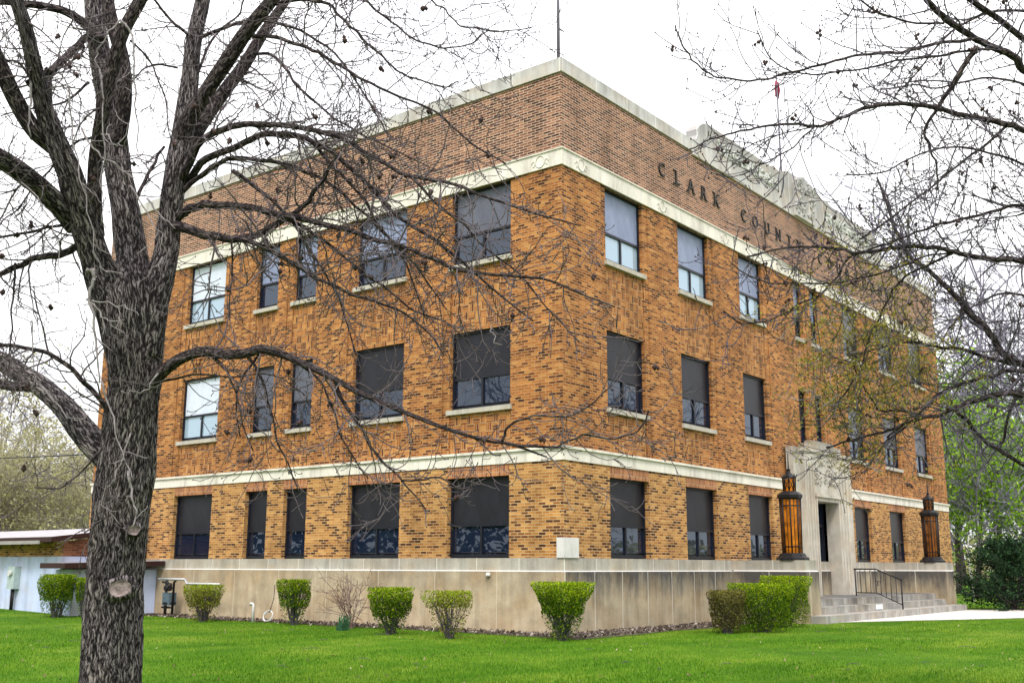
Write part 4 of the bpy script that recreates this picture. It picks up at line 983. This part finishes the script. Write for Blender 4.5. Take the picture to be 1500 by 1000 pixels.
# near tree standing outside the frame on the right
RT = random.Random(23)
DR = 10.5
rt = tag(empty('budding_tree', tuple(map(float, onZ(1690, 1060, -.1)))), 'bare budding tree with long dark branches reaching in from the right over the parapet', 'tree')
OR = np.array(rt.location); dR = depth(OR)
q = MB(); sx = 1690
tp = [(1690, 1062, 62, dR), (1688, 950, 50, dR), (1680, 800, 46, dR), (1668, 650, 44, dR), (1650, 540, 42, dR), (1640, 400, 36, dR), (1625, 250, 30, dR), (1620, 100, 24, dR), (1600, -60, 16, dR)]
p, r = limb3(tp, 8); q.tube(p, r, 40, 0, True, ridge(8, .02)); local(q, OR).build('trunk', M_BARK, rt)
dA = dR
rl_ = [
 ([(1622, 170), (1560, 140), (1500, 101), (1482, 81), (1456, 70), (1427, 55), (1396, 36), (1380, 23), (1357, 0), (1340, -40)], 9, 4, dA, 9.8),
 ([(1427, 57), (1401, 61), (1370, 65), (1331, 75), (1292, 79), (1240, 84), (1210, 95), (1176, 102), (1137, 112), (1106, 118), (1078, 118), (1047, 111), (1025, 99), (1011, 84), (997, 62), (988, 36)], 3.4, 1.1, 10.1, 9.0),
 ([(1450, 72), (1419, 75), (1375, 82), (1344, 86), (1290, 95), (1240, 103), (1190, 108), (1150, 100), (1125, 80), (1108, 45)], 2.6, .9, 10.2, 9.4),
 ([(1620, 120), (1560, 95), (1500, 57), (1464, 29), (1422, 0), (1390, -30)], 7, 4, dA, 10),
 ([(1383, 34), (1344, 35), (1305, 25), (1271, 10), (1250, -10)], 2.2, 1.4, 10, 9.7), ([(1250, 8), (1242, 25), (1232, 36)], 1.3, 1, 9.6, 9.6),
 ([(1630, 260), (1570, 215), (1500, 190), (1474, 182), (1443, 175), (1409, 169), (1386, 162), (1365, 157), (1326, 152), (1279, 156), (1240, 169), (1218, 179), (1196, 185), (1162, 182), (1120, 185), (1086, 192), (1050, 202), (1010, 218)], 8, 1, dA, 9.2),
 ([(1375, 158), (1396, 122), (1412, 96), (1432, 69)], 4, 4, 10.2, 10.1), ([(1375, 158), (1355, 190), (1360, 215), (1372, 240), (1372, 280)], 3.4, 1, 10.2, 10.2),
 ([(1212, 182), (1190, 188), (1162, 216), (1131, 232), (1106, 246), (1084, 258)], 1.6, 1, 9.5, 9.2), ([(1196, 185), (1150, 195), (1110, 208), (1082, 222)], 1.4, .8, 9.5, 9.2),
 ([(1640, 420), (1570, 400), (1500, 382), (1461, 380), (1427, 376), (1396, 369), (1375, 363), (1344, 361), (1305, 363), (1279, 369), (1250, 370), (1230, 364), (1205, 362), (1163, 362), (1130, 367), (1095, 376)], 8, 1.1, dA, 10.5),
 ([(1396, 370), (1344, 396), (1318, 412), (1300, 440), (1287, 469), (1271, 500), (1262, 540), (1240, 570), (1226, 592)], 2.6, 1.2, 11, 11),
 ([(1400, 370), (1357, 375), (1331, 386), (1292, 399), (1240, 412), (1190, 415), (1130, 414), (1090, 400), (1072, 385)], 2, 1, 11, 10.4),
 ([(1290, 366), (1250, 374), (1225, 405), (1203, 430), (1160, 452), (1120, 470), (1085, 472), (1060, 455)], 2.2, 1.1, 10.9, 10.3),
 ([(1640, 330), (1570, 310), (1500, 300), (1461, 308), (1422, 318), (1386, 326), (1357, 335), (1326, 347), (1290, 360), (1240, 378)], 5, 1.1, dA, 10.6),
 ([(1480, 180), (1440, 215), (1405, 240), (1370, 270), (1330, 300), (1290, 330), (1260, 350)], 3, 1, 10.8, 10.5),
 ([(1655, 640), (1570, 570), (1500, 535), (1482, 528), (1466, 515), (1456, 496), (1443, 479), (1422, 461), (1401, 435), (1380, 414), (1357, 393), (1336, 378), (1313, 339), (1300, 300), (1285, 260)], 11, 1.5, dA, 12),
 ([(1480, 533), (1466, 528), (1438, 520), (1417, 512), (1386, 509), (1365, 507), (1330, 500), (1290, 510), (1250, 520)], 4.4, 1.1, 12.3, 11.5),
 ([(1655, 620), (1580, 550), (1500, 543), (1474, 544), (1448, 551), (1422, 557), (1396, 567), (1375, 577), (1354, 598), (1330, 615), (1300, 640)], 7, 1.2, dA, 11.5),
 ([(1660, 650), (1580, 590), (1500, 577), (1461, 578), (1427, 587), (1396, 598), (1375, 608), (1344, 613), (1318, 624), (1292, 633), (1266, 639), (1240, 647), (1210, 655)], 9, 1.2, dA, 11.3),
 ([(1349, 610), (1318, 602), (1295, 602), (1279, 590), (1262, 560), (1250, 530)], 2.4, 1.1, 11.7, 11.5), ([(1330, 622), (1305, 642), (1287, 658), (1260, 680)], 2.2, 1, 11.6, 11.5),
 ([(1401, 600), (1419, 619), (1435, 639), (1461, 658), (1485, 672), (1520, 690)], 4, 3, 11.9, 12), ([(1500, 560), (1480, 600), (1470, 640), (1462, 660)], 3, 2, 12, 12),
 ([(1500, 240), (1450, 225), (1400, 215), (1350, 225), (1300, 250), (1240, 255)], 2.4, 1, 11, 10.6), ([(1520, 20), (1470, 15), (1420, 30), (1380, 60), (1340, 110), (1310, 140)], 3, 1, 11, 10.6),
 ([(1520, 130), (1460, 115), (1410, 120), (1370, 130), (1330, 125), (1290, 130)], 2.6, 1, 11, 10.6), ([(1520, 440), (1480, 430), (1440, 440), (1400, 470), (1380, 500)], 2.6, 1, 12, 11.6)]
lm = MB(); tw = MB(); tips = []; lv = MB()
st_r = dict(wob=.22, droop=-.02, rise=.16, rmin=.0036, max=2, dens=[5.0, 5.5, 4])
for pl, r0, r1, d0, d1 in rl_:
    p, r = limb3(spread(pl, r0 * .78, r1, d0, d1), 5); n0 = len(tips)
    p = [a + np.array([noise.noise((i * .35, j, r0)) for j in range(3)]) * .02 for i, a in enumerate(p)]
    lm.tube(p, r, 9, 0, True)
    dense = pl[-1][1] > 240
    sprout(tw, tips, p, r, RT, st_r, .07 if dense else .085, (.25, 1.0) if dense else (.2, .8), .12)
budn = 0
c2 = M.T
for p, d, l in tips:
    if l < 2 or RT.random() < .4: tw.blob(p, .008, 1, 1.8)
    if RT.random() < .02:
        for k in range(3): tw.blob(p + rdir(RT) * .025, .018, 1, 1.3)
    cc = c2 @ (p - CAM); px_ = 750 + F * cc[0] / -cc[2]; py_ = 500 - F * cc[1] / -cc[2]
    wgt = .6 * math.exp(-((px_ - 1275) / 95) ** 2 - ((py_ - 540) / 120) ** 2)
    if RT.random() < wgt * 1.3:
        for k in range(26): lv.leaf(p + rdir(RT) * RT.uniform(.0, .15), RT.uniform(.012, .024), RT, 0)
tp_ = MB()
for k in range(120):      # loose clusters of opening buds on the lowest drooping branch ends
    c = at(RT.gauss(1272, 50), RT.gauss(545, 75), RT.uniform(11, 12.2)); tt = []
    grow(tp_, tt, c, rdir(RT), RT.uniform(.3, .6), .005, 1, RT, st_r)
    for p, d, l in tt:
        for j in range(16): lv.leaf(p + rdir(RT) * RT.uniform(0, .14), RT.uniform(.012, .026), RT, 0)
local(lm, OR).build('branches', M_LIMB, rt)['kind'] = 'stuff'
local(tw, OR).build('twigs', [M_TWIGR, M_BUD], rt)['kind'] = 'stuff'
local(tp_, OR).build('pale_twigs', M_SHOOT, rt)['kind'] = 'stuff'
local(lv, OR).build('opening_buds', M_BUDGREEN, rt)['kind'] = 'stuff'

# background trees
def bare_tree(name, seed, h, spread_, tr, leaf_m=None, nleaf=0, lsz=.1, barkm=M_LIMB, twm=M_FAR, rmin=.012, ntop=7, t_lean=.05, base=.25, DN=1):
    rng = random.Random(seed); root = empty(name); q = MB(); tips = []
    tl = np.array([rng.uniform(-t_lean, t_lean), rng.uniform(-t_lean, t_lean), 1.]); hb = h * base
    q.tube([tl * hb * t / 5 for t in range(6)] + [tl * hb * 1.6, tl * hb * 2.3], [tr * (1.25 if t == 0 else 1 - .05 * t) for t in range(6)] + [tr * .5, tr * .2], 12)
    q.build('trunk', barkm, root)
    tw = MB(); stt = dict(wob=.16, droop=0, rise=.10, rmin=rmin, max=3, dens=[DN * 9 / (h * .5), DN * 7 / (h * .28), DN * 6 / (h * .15), 0])
    for k in range(ntop):
        a = 2 * PI * k / ntop + rng.uniform(-.3, .3); e = rng.uniform(.35, 1.25)
        d = np.array([math.cos(a) * math.cos(e) * spread_, math.sin(a) * math.cos(e) * spread_, math.sin(e)]); d /= np.linalg.norm(d)
        grow(tw, tips, tl * hb * rng.uniform(.7, 2.0), d, h * (1 - base) * rng.uniform(.55, .95), tr * .4, 0, rng, stt)
    o = tw.build('crown', twm, root); o['kind'] = 'stuff'
    if leaf_m:
        lf = MB(); per = max(1, int(nleaf / max(1, len(tips))))
        for p, d, l in tips:
            if l >= 1:
                for j in range(per): lf.leaf(p + rdir(rng) * rng.uniform(0, h * .035), lsz * rng.uniform(.6, 1.3), rng)
        lo = lf.build('foliage', leaf_m, root); lo['kind'] = 'stuff'
    return root
def put(root, x, y, s=1, rz=0, z=-.1): root.location = (x, y, z); root.scale = (s, s, s); root.rotation_euler = (0, 0, rz); return root
def placeat(px, d): p = at(px, 829, d); return float(p[0]), float(p[1])

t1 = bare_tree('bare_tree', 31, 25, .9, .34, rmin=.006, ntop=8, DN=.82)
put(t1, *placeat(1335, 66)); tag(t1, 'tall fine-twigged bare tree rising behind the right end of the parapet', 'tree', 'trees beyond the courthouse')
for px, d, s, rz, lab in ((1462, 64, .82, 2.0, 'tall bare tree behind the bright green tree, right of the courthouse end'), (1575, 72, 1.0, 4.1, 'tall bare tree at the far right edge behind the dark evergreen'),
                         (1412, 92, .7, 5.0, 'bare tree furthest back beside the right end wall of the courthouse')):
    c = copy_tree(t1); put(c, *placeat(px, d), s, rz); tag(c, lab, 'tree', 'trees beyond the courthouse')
gt_ = bare_tree('leafy_tree', 41, 8.5, 1.1, .16, M_TREEGREEN, 10500, .135, rmin=.008, ntop=8, base=.28, t_lean=.25)
put(gt_, *placeat(1428, 52), 1.0); tag(gt_, 'small tree in fresh bright green leaf right of the courthouse corner', 'tree', 'leafing trees at the right')
for px, d, s, rz, lab in ((1402, 63, 1.15, 2, 'green-leafed tree close behind the courthouse end wall'), (1490, 62, 1.15, 1, 'green-leafed tree showing above the dark evergreen')):
    c = copy_tree(gt_); put(c, *placeat(px, d), s, rz); tag(c, lab, 'tree', 'leafing trees at the right')
# birch-like white trunk
wb = tag(empty('white_trunk_tree', (*placeat(1422, 47), 0)), 'slim sapling with a white stem at the end of the lawn beside the evergreen', 'tree')
q = MB(); q.tube([(0, 0, -.1), (.05, 0, .8), (-.1, .05, 1.8), (-.05, 0, 3.0)], [.07, .06, .045, .02], 8); q.build('trunk', M_PVC, wb)
q = MB(); tt = []; RT = random.Random(3)
for k in range(8): grow(q, tt, np.array([-.08, .02, 1.2 + k * .22]), rdir(RT) * .6 + np.array([0, 0, .6]), .9, .015, 1, RT, dict(wob=.2, droop=0, rise=.1, rmin=.006, max=2, dens=[5, 5, 5]))
for p, d, l in tt:
    for j in range(6): q.leaf(p + rdir(RT) * .12, .07, RT, 1)
q.build('crown', [M_TWIGR, M_TREEGREEN], wb)['kind'] = 'stuff'
# dark evergreen
def evergreen(name, seed, wd, ht, n):
    rng = random.Random(seed); root = empty(name); q = MB()
    q.tube([(0, 0, -.1), (0, 0, ht * .8)], [.12, .04], 8); q.build('trunk', M_LIMB, root)
    lf = MB(); br = MB()
    for k in range(150):
        a = rng.uniform(0, 2 * PI); z = ht * rng.random() ** 1.1 * .92; prof = (1 - (z / ht) ** 1.7) ** .6
        L = wd * prof * rng.uniform(.65, 1.08); up = rng.uniform(.05, .5)
        d = np.array([math.cos(a), math.sin(a), up]); pts = [np.array([0, 0, z * .85]) + d * L * t / 3 for t in range(4)]
        br.tube(pts, [.02, .015, .01, .006], 3, cap=False)
        for j in range(n // 150):
            t = rng.random() ** .5; c = pts[0] + d * L * t + rdir(rng) * rng.uniform(0, .22 + .1 * (1 - t)); lf.leaf(c, rng.uniform(.03, .07), rng, 0, 2.2)
    br.build('branches', M_TWIG, root)['kind'] = 'stuff'
    lf.build('foliage', M_DARKGREEN, root)['kind'] = 'stuff'; return root
ev = evergreen('evergreen_shrub', 5, 2.0, 3.1, 21000); p = onZ(1486, 893, 0)
put(ev, float(p[0]), float(p[1])); ev.scale = (1.02, 1.02, .98); tag(ev, 'dense dark green evergreen shrub beside the walkway at the right edge', 'shrub')
# olive budding trees on the left horizon
ht_ = bare_tree('budding_shrub_tree', 51, 9.5, 1.2, .14, M_HAZEL, 26000, .10, twm=M_OLV, rmin=.006, ntop=12, base=.10, DN=.8)
put(ht_, *placeat(30, 58), .88); tag(ht_, 'greyish olive budding tree above the annex roof beside the left edge', 'tree', 'budding trees behind the annex')
for px, d, s, rz, lab in ((-40, 54, .92, 1.0, 'greyish olive budding tree behind the annex, at the left edge of the picture'), (85, 66, .92, 2.2, 'greyish olive budding tree behind the annex, in the gap left of the big trunk'), (125, 58, .8, 3.3, 'low budding tree right against the trunk, behind the annex roof'),
                         (-110, 60, 1.25, 4.2, 'tall budding tree outermost to the left behind the annex')):
    c = copy_tree(ht_); put(c, *placeat(px, d), s, rz); tag(c, lab, 'tree', 'budding trees behind the annex')
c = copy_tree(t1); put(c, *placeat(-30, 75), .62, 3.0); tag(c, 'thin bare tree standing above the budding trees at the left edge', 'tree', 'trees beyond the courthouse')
# trees across the street, seen mirrored in the window panes
mir = [(-52, 40, .75, 0), (-46, 62, .8, 1.4), (-70, 55, .9, 2.5), (30, -40, .7, 3.3), (62, -32, .8, .7), (78, -52, .9, 4.0), (46, -46, .75, 5.0)]
for k, (x, y, s, rz) in enumerate(mir):
    c = copy_tree(t1); put(c, x, y, s, rz); tag(c, 'bare street tree across the road, seen only as a reflection in the window panes', 'tree', 'street trees mirrored in the panes')
# far belt of trees
fb = MB(); RT = random.Random(77)
for k in range(26000):
    a = RT.uniform(-75, 75); d = RT.uniform(120, 150); x_ = math.radians(a)
    fw = -M[:, 2]; rg = M[:, 0]; base_ = CAM + np.array([fw[0], fw[1], 0]) * d * math.cos(x_) + np.array([rg[0], rg[1], 0]) * d * math.sin(x_)
    hh = 5 + 3 * noise.noise((a * .25, 0, 0)) + 1.5 * noise.noise((a * .9, 3, 0))
    fb.leaf((base_[0], base_[1], RT.uniform(-.2, hh) * RT.uniform(.5, 1)), RT.uniform(.5, 1.0), RT)
tag(fb.build('treeline', M_HAZEL), 'hazy far-off belt of budding woodland along the horizon', 'woods', kind='stuff')

fb = MB()
for k in range(34000):
    a = RT.uniform(62, 298); d = RT.uniform(75, 95); x_ = math.radians(a)
    base_ = CAM + np.array([fw[0], fw[1], 0]) * d * math.cos(x_) + np.array([rg[0], rg[1], 0]) * d * math.sin(x_)
    hh = 9 + 5 * noise.noise((a * .12, 0, 0)) + 3 * noise.noise((a * .5, 3, 0))
    fb.leaf((base_[0], base_[1], RT.uniform(-.2, hh)), RT.uniform(.35, .85), RT)
tag(fb.build('woods', M_DARKGREEN), 'dark belt of trees across the road, mirrored in the lowest window panes', 'woods', kind='stuff')

# ------------------------------------------------------------------ shrubs
def shrub(label, pos, wd, ht, seed, mats, topm=.5, n=5200, stemvis=.4, group='clipped shrubs along the foundation', flare=.38, bare=0.0):
    rng = random.Random(seed); root = tag(empty('clipped_shrub', (float(pos[0]), float(pos[1]), float(gz(pos[0], pos[1])))), label, 'shrub', group)
    root.rotation_euler = (0, 0, rng.uniform(0, 6))
    n = int(n * 1.9); q = MB(); ns = 44
    for k in range(ns):
        a = rng.uniform(0, 2 * PI); rr = math.sqrt(rng.random()); b0 = rr * flare * wd * .42; t0 = rr * wd * .94
        z1 = ht * rng.uniform(.7, .97)
        p = [np.array([math.cos(a) * (b0 + (t0 - b0) * t ** 1.2), math.sin(a) * (b0 + (t0 - b0) * t ** 1.2), z1 * t]) + rdir(rng) * .02 for t in (0, .25, .5, .75, 1)]
        q.tube(p, [.012, .010, .008, .006, .004], 4, cap=False)
    q.build('stems', M_TWIGR, root)['kind'] = 'stuff'
    lf = MB(); c = 0
    while c < n:
        t = rng.random() ** (.62)            # more leaves near the top
        if t < stemvis and rng.random() < .72: continue
        a = rng.uniform(0, 2 * PI); rm = wd * (flare + (1 - flare) * min(1, t * 1.12) ** .8) * (1 + .30 * noise.noise((math.cos(a) * 1.6 + seed * 7.3, math.sin(a) * 1.6, t * 2.6)))
        rr = rm * (1 - rng.random() ** 2.2 * .75) if rng.random() < .8 else rm * math.sqrt(rng.random())
        if bare and noise.noise((math.cos(a) * 3, math.sin(a) * 3 + seed, t * 4)) < bare - .4: c += .5; continue
        z = ht * t * (1 + .12 * noise.noise((math.cos(a) * rr * 5, math.sin(a) * rr * 5, seed * 3.1)))
        if t > .93: z = ht * (rng.uniform(.93, 1.02)); rr = rm * math.sqrt(rng.random())
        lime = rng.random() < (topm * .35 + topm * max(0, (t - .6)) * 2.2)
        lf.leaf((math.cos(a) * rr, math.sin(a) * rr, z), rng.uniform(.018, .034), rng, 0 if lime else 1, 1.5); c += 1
    lf.build('foliage', mats, root)['kind'] = 'stuff'
    return root
def shr(label, px0, px1, base, top, seed, mats, pos=None, **kw):
    pc = (px0 + px1) / 2
    p = onZ(pc, base, 0) if pos is None else pos
    d = depth((p[0], p[1], .5)); wd = (px1 - px0) / 2 * d / F
    pp = M.T @ (np.array([p[0], p[1], 0.]) - CAM); yb = 500 - F * pp[1] / -pp[2]
    ht = (yb - top) * d / F / .985
    return shrub(label, p, wd, ht, seed, mats, **kw)
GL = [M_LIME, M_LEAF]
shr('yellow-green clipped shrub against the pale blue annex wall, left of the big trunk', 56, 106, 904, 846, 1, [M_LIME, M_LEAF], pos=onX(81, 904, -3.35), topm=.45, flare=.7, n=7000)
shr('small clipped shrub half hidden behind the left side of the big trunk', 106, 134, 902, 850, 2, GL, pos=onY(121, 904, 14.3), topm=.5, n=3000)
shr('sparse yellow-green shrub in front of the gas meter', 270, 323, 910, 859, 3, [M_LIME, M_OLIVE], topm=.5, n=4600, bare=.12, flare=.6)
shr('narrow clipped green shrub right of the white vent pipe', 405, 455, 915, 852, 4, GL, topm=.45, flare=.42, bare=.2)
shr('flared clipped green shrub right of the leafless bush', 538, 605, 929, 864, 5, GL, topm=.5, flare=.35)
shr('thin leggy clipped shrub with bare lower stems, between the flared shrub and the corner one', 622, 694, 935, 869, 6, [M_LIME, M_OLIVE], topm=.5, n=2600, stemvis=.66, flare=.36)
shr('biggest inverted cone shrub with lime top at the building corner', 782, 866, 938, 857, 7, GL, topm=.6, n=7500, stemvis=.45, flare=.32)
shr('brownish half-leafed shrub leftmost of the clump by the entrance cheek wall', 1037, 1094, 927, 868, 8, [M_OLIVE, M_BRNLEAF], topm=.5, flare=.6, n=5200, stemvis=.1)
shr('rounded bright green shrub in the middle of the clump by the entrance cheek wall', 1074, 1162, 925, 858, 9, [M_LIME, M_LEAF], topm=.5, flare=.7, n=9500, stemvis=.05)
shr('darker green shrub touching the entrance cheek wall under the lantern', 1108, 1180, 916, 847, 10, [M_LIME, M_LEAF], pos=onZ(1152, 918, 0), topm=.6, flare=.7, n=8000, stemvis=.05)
# bare bush and tulip leaves
p = onZ(515, 920, 0); bb = tag(empty('leafless_bush', (float(p[0]), float(p[1]), 0)), 'small leafless brown bush against the tan concrete base', 'bush')
q = MB(); tt = []; RT = random.Random(8)
for k in range(13): grow(q, tt, np.array([RT.uniform(-.04, .04), RT.uniform(-.04, .04), 0]), np.array([RT.uniform(-.5, .5), RT.uniform(-.5, .5), 1.]), RT.uniform(.7, 1.15), .011, 0, RT, dict(wob=.14, droop=0, rise=.04, rmin=.004, max=2, dens=[6, 6, 4]))
q.build('branches', plain('bush_bark', (.17, .11, .10), .9), bb)['kind'] = 'stuff'
p = onZ(503, 923, 0); tu = tag(empty('leaf_tuft', (float(p[0]), float(p[1]), 0)), 'tuft of blue-green bulb leaves at the foot of the leafless bush', 'plant')
q = MB()
for k in range(34):
    a = RT.uniform(0, 2 * PI); L = RT.uniform(.22, .42); s_ = RT.uniform(.05, .3); b0 = np.array([RT.uniform(-.12, .12), RT.uniform(-.12, .12), 0]); dd = np.array([math.cos(a) * s_, math.sin(a) * s_, 1]); pn_ = np.array([-math.sin(a), math.cos(a), 0]) * .018
    q.quad(b0 - pn_, b0 + pn_, b0 + dd * L * .6 + pn_ * .8, b0 + dd * L * .6 - pn_ * .8); t_ = b0 + dd * L + np.array([math.cos(a), math.sin(a), 0]) * .08; m_ = b0 + dd * L * .6
    q.quad(m_ - pn_ * .8, m_ + pn_ * .8, t_ + pn_ * .1, t_ - pn_ * .1)
q.build('leaves', leafmat('bulb_leaf', [(0, (.03, .10, .05)), (1, (.08, .20, .10))]), tu)
# grass tuft by the annex
p = onZ(228, 905, 0)

# ------------------------------------------------------------------ grass blades, debris
RG = np.random.RandomState(4)
def blades(n, fn, hmin, hmax, wdt, name, m, label, cat):
    P = fn(n); n = len(P)
    h = RG.uniform(hmin, hmax, n); a = RG.uniform(0, 2 * PI, n); ln = RG.uniform(0, .6, n)
    z = gz(P[:, 0], P[:, 1]) - .005
    dx, dy = np.cos(a) * wdt, np.sin(a) * wdt; lx, ly = np.cos(a + 1.3) * h * ln, np.sin(a + 1.3) * h * ln
    V = np.empty((n, 3, 3), np.float32)
    V[:, 0] = np.stack([P[:, 0] - dx, P[:, 1] - dy, z], 1); V[:, 1] = np.stack([P[:, 0] + dx, P[:, 1] + dy, z], 1); V[:, 2] = np.stack([P[:, 0] + lx, P[:, 1] + ly, z + h], 1)
    me = bpy.data.meshes.new(name); me.vertices.add(3 * n); me.vertices.foreach_set('co', V.ravel())
    me.loops.add(3 * n); me.loops.foreach_set('vertex_index', np.arange(3 * n, dtype=np.int32)); me.polygons.add(n)
    me.polygons.foreach_set('loop_start', np.arange(0, 3 * n, 3, dtype=np.int32)); me.polygons.foreach_set('loop_total', np.full(n, 3, np.int32))
    me.materials.append(m); me.update(calc_edges=True)
    return tag(link(me, name), label, cat, kind='stuff')
def lawnpts(n):
    fw = np.array([-M[0, 2], -M[1, 2]]); fw /= np.linalg.norm(fw); rg = np.array([fw[1], -fw[0]])
    d = 11 + (45 - 11) * RG.rand(n) ** 1.5; s = RG.uniform(-.56, .56, n) * d
    P = CAM[:2] + d[:, None] * fw + s[:, None] * rg
    x, y = P[:, 0], P[:, 1]; e = .1 * np.sin(x * 9) * np.cos(y * 7)
    ok = ~((x > -.93 + e) & (y > -1.10 + e) & (x < 40)) | ((x > 21.2) & (y < 6) & (y > -2.2))
    line = np.interp(x, [q_[0] for q_ in near], [q_[1] for q_ in near]); linef = np.interp(x, [20.6, 24, 38, 75], [-2.5, -4.2, -10, -26])
    ok &= ~((x > 7.3) & (y > line + e * .3) & (x < 21)) ; ok &= ~((x >= 21) & (y > line) & (y < linef))
    ok &= ~((x > XA - .1) & (y > 15)); ok &= ~((x > VX - .1) & (y > 15))
    return P[ok]
blades(330000, lawnpts, .02, .055, .006, 'grass', M_BLADE, 'short mown bright green lawn grass in front of the courthouse', 'grass')
def bedpts(n):
    k = n // 2
    a = np.stack([RG.uniform(-1.1, -.08, k), RG.uniform(-1, 14.5, k)], 1); b_ = np.stack([RG.uniform(-1, 7.4, k), RG.uniform(-1.1, -.08, k)], 1); return np.concatenate([a, b_])
db = MB(); RT = random.Random(15)
for x, y in bedpts(5200): db.leaf((x, y, RT.uniform(.015, .05)), RT.uniform(.03, .08), RT, 0, 1.3)
tag(db.build('leaf_litter', leafmat('litter', [(0, (.04, .03, .022)), (.6, (.12, .09, .07)), (1, (.42, .36, .32))], .1)), 'dead leaves and pebbles strewn over the bed under the base wall', 'leaf litter', kind='stuff')

fl = MB(); RT = random.Random(99)
P = lawnpts(9000)
for x, y in P[:520]: fl.leaf((x, y, float(gz(x, y)) + RT.uniform(.035, .05)), RT.uniform(.018, .04), RT, 0, 1.4)
for x, y in P[1500:1580]:
    a = RT.uniform(0, 6.3); L = RT.uniform(.08, .35); z = float(gz(x, y)) + .045
    fl.tube([(x, y, z), (x + math.cos(a) * L / 2, y + math.sin(a) * L / 2, z + .015), (x + math.cos(a + .3) * L, y + math.sin(a + .3) * L, z)], [.005, .004, .003], 4, 1)
tag(fl.build('fallen_leaves', [leafmat('dead_leaf', [(0, (.12, .09, .05)), (.6, (.26, .20, .11)), (1, (.45, .40, .27))], .1), M_TWIG]), 'scattered dead leaves and small twigs lying on the lawn', 'fallen leaves', kind='stuff')
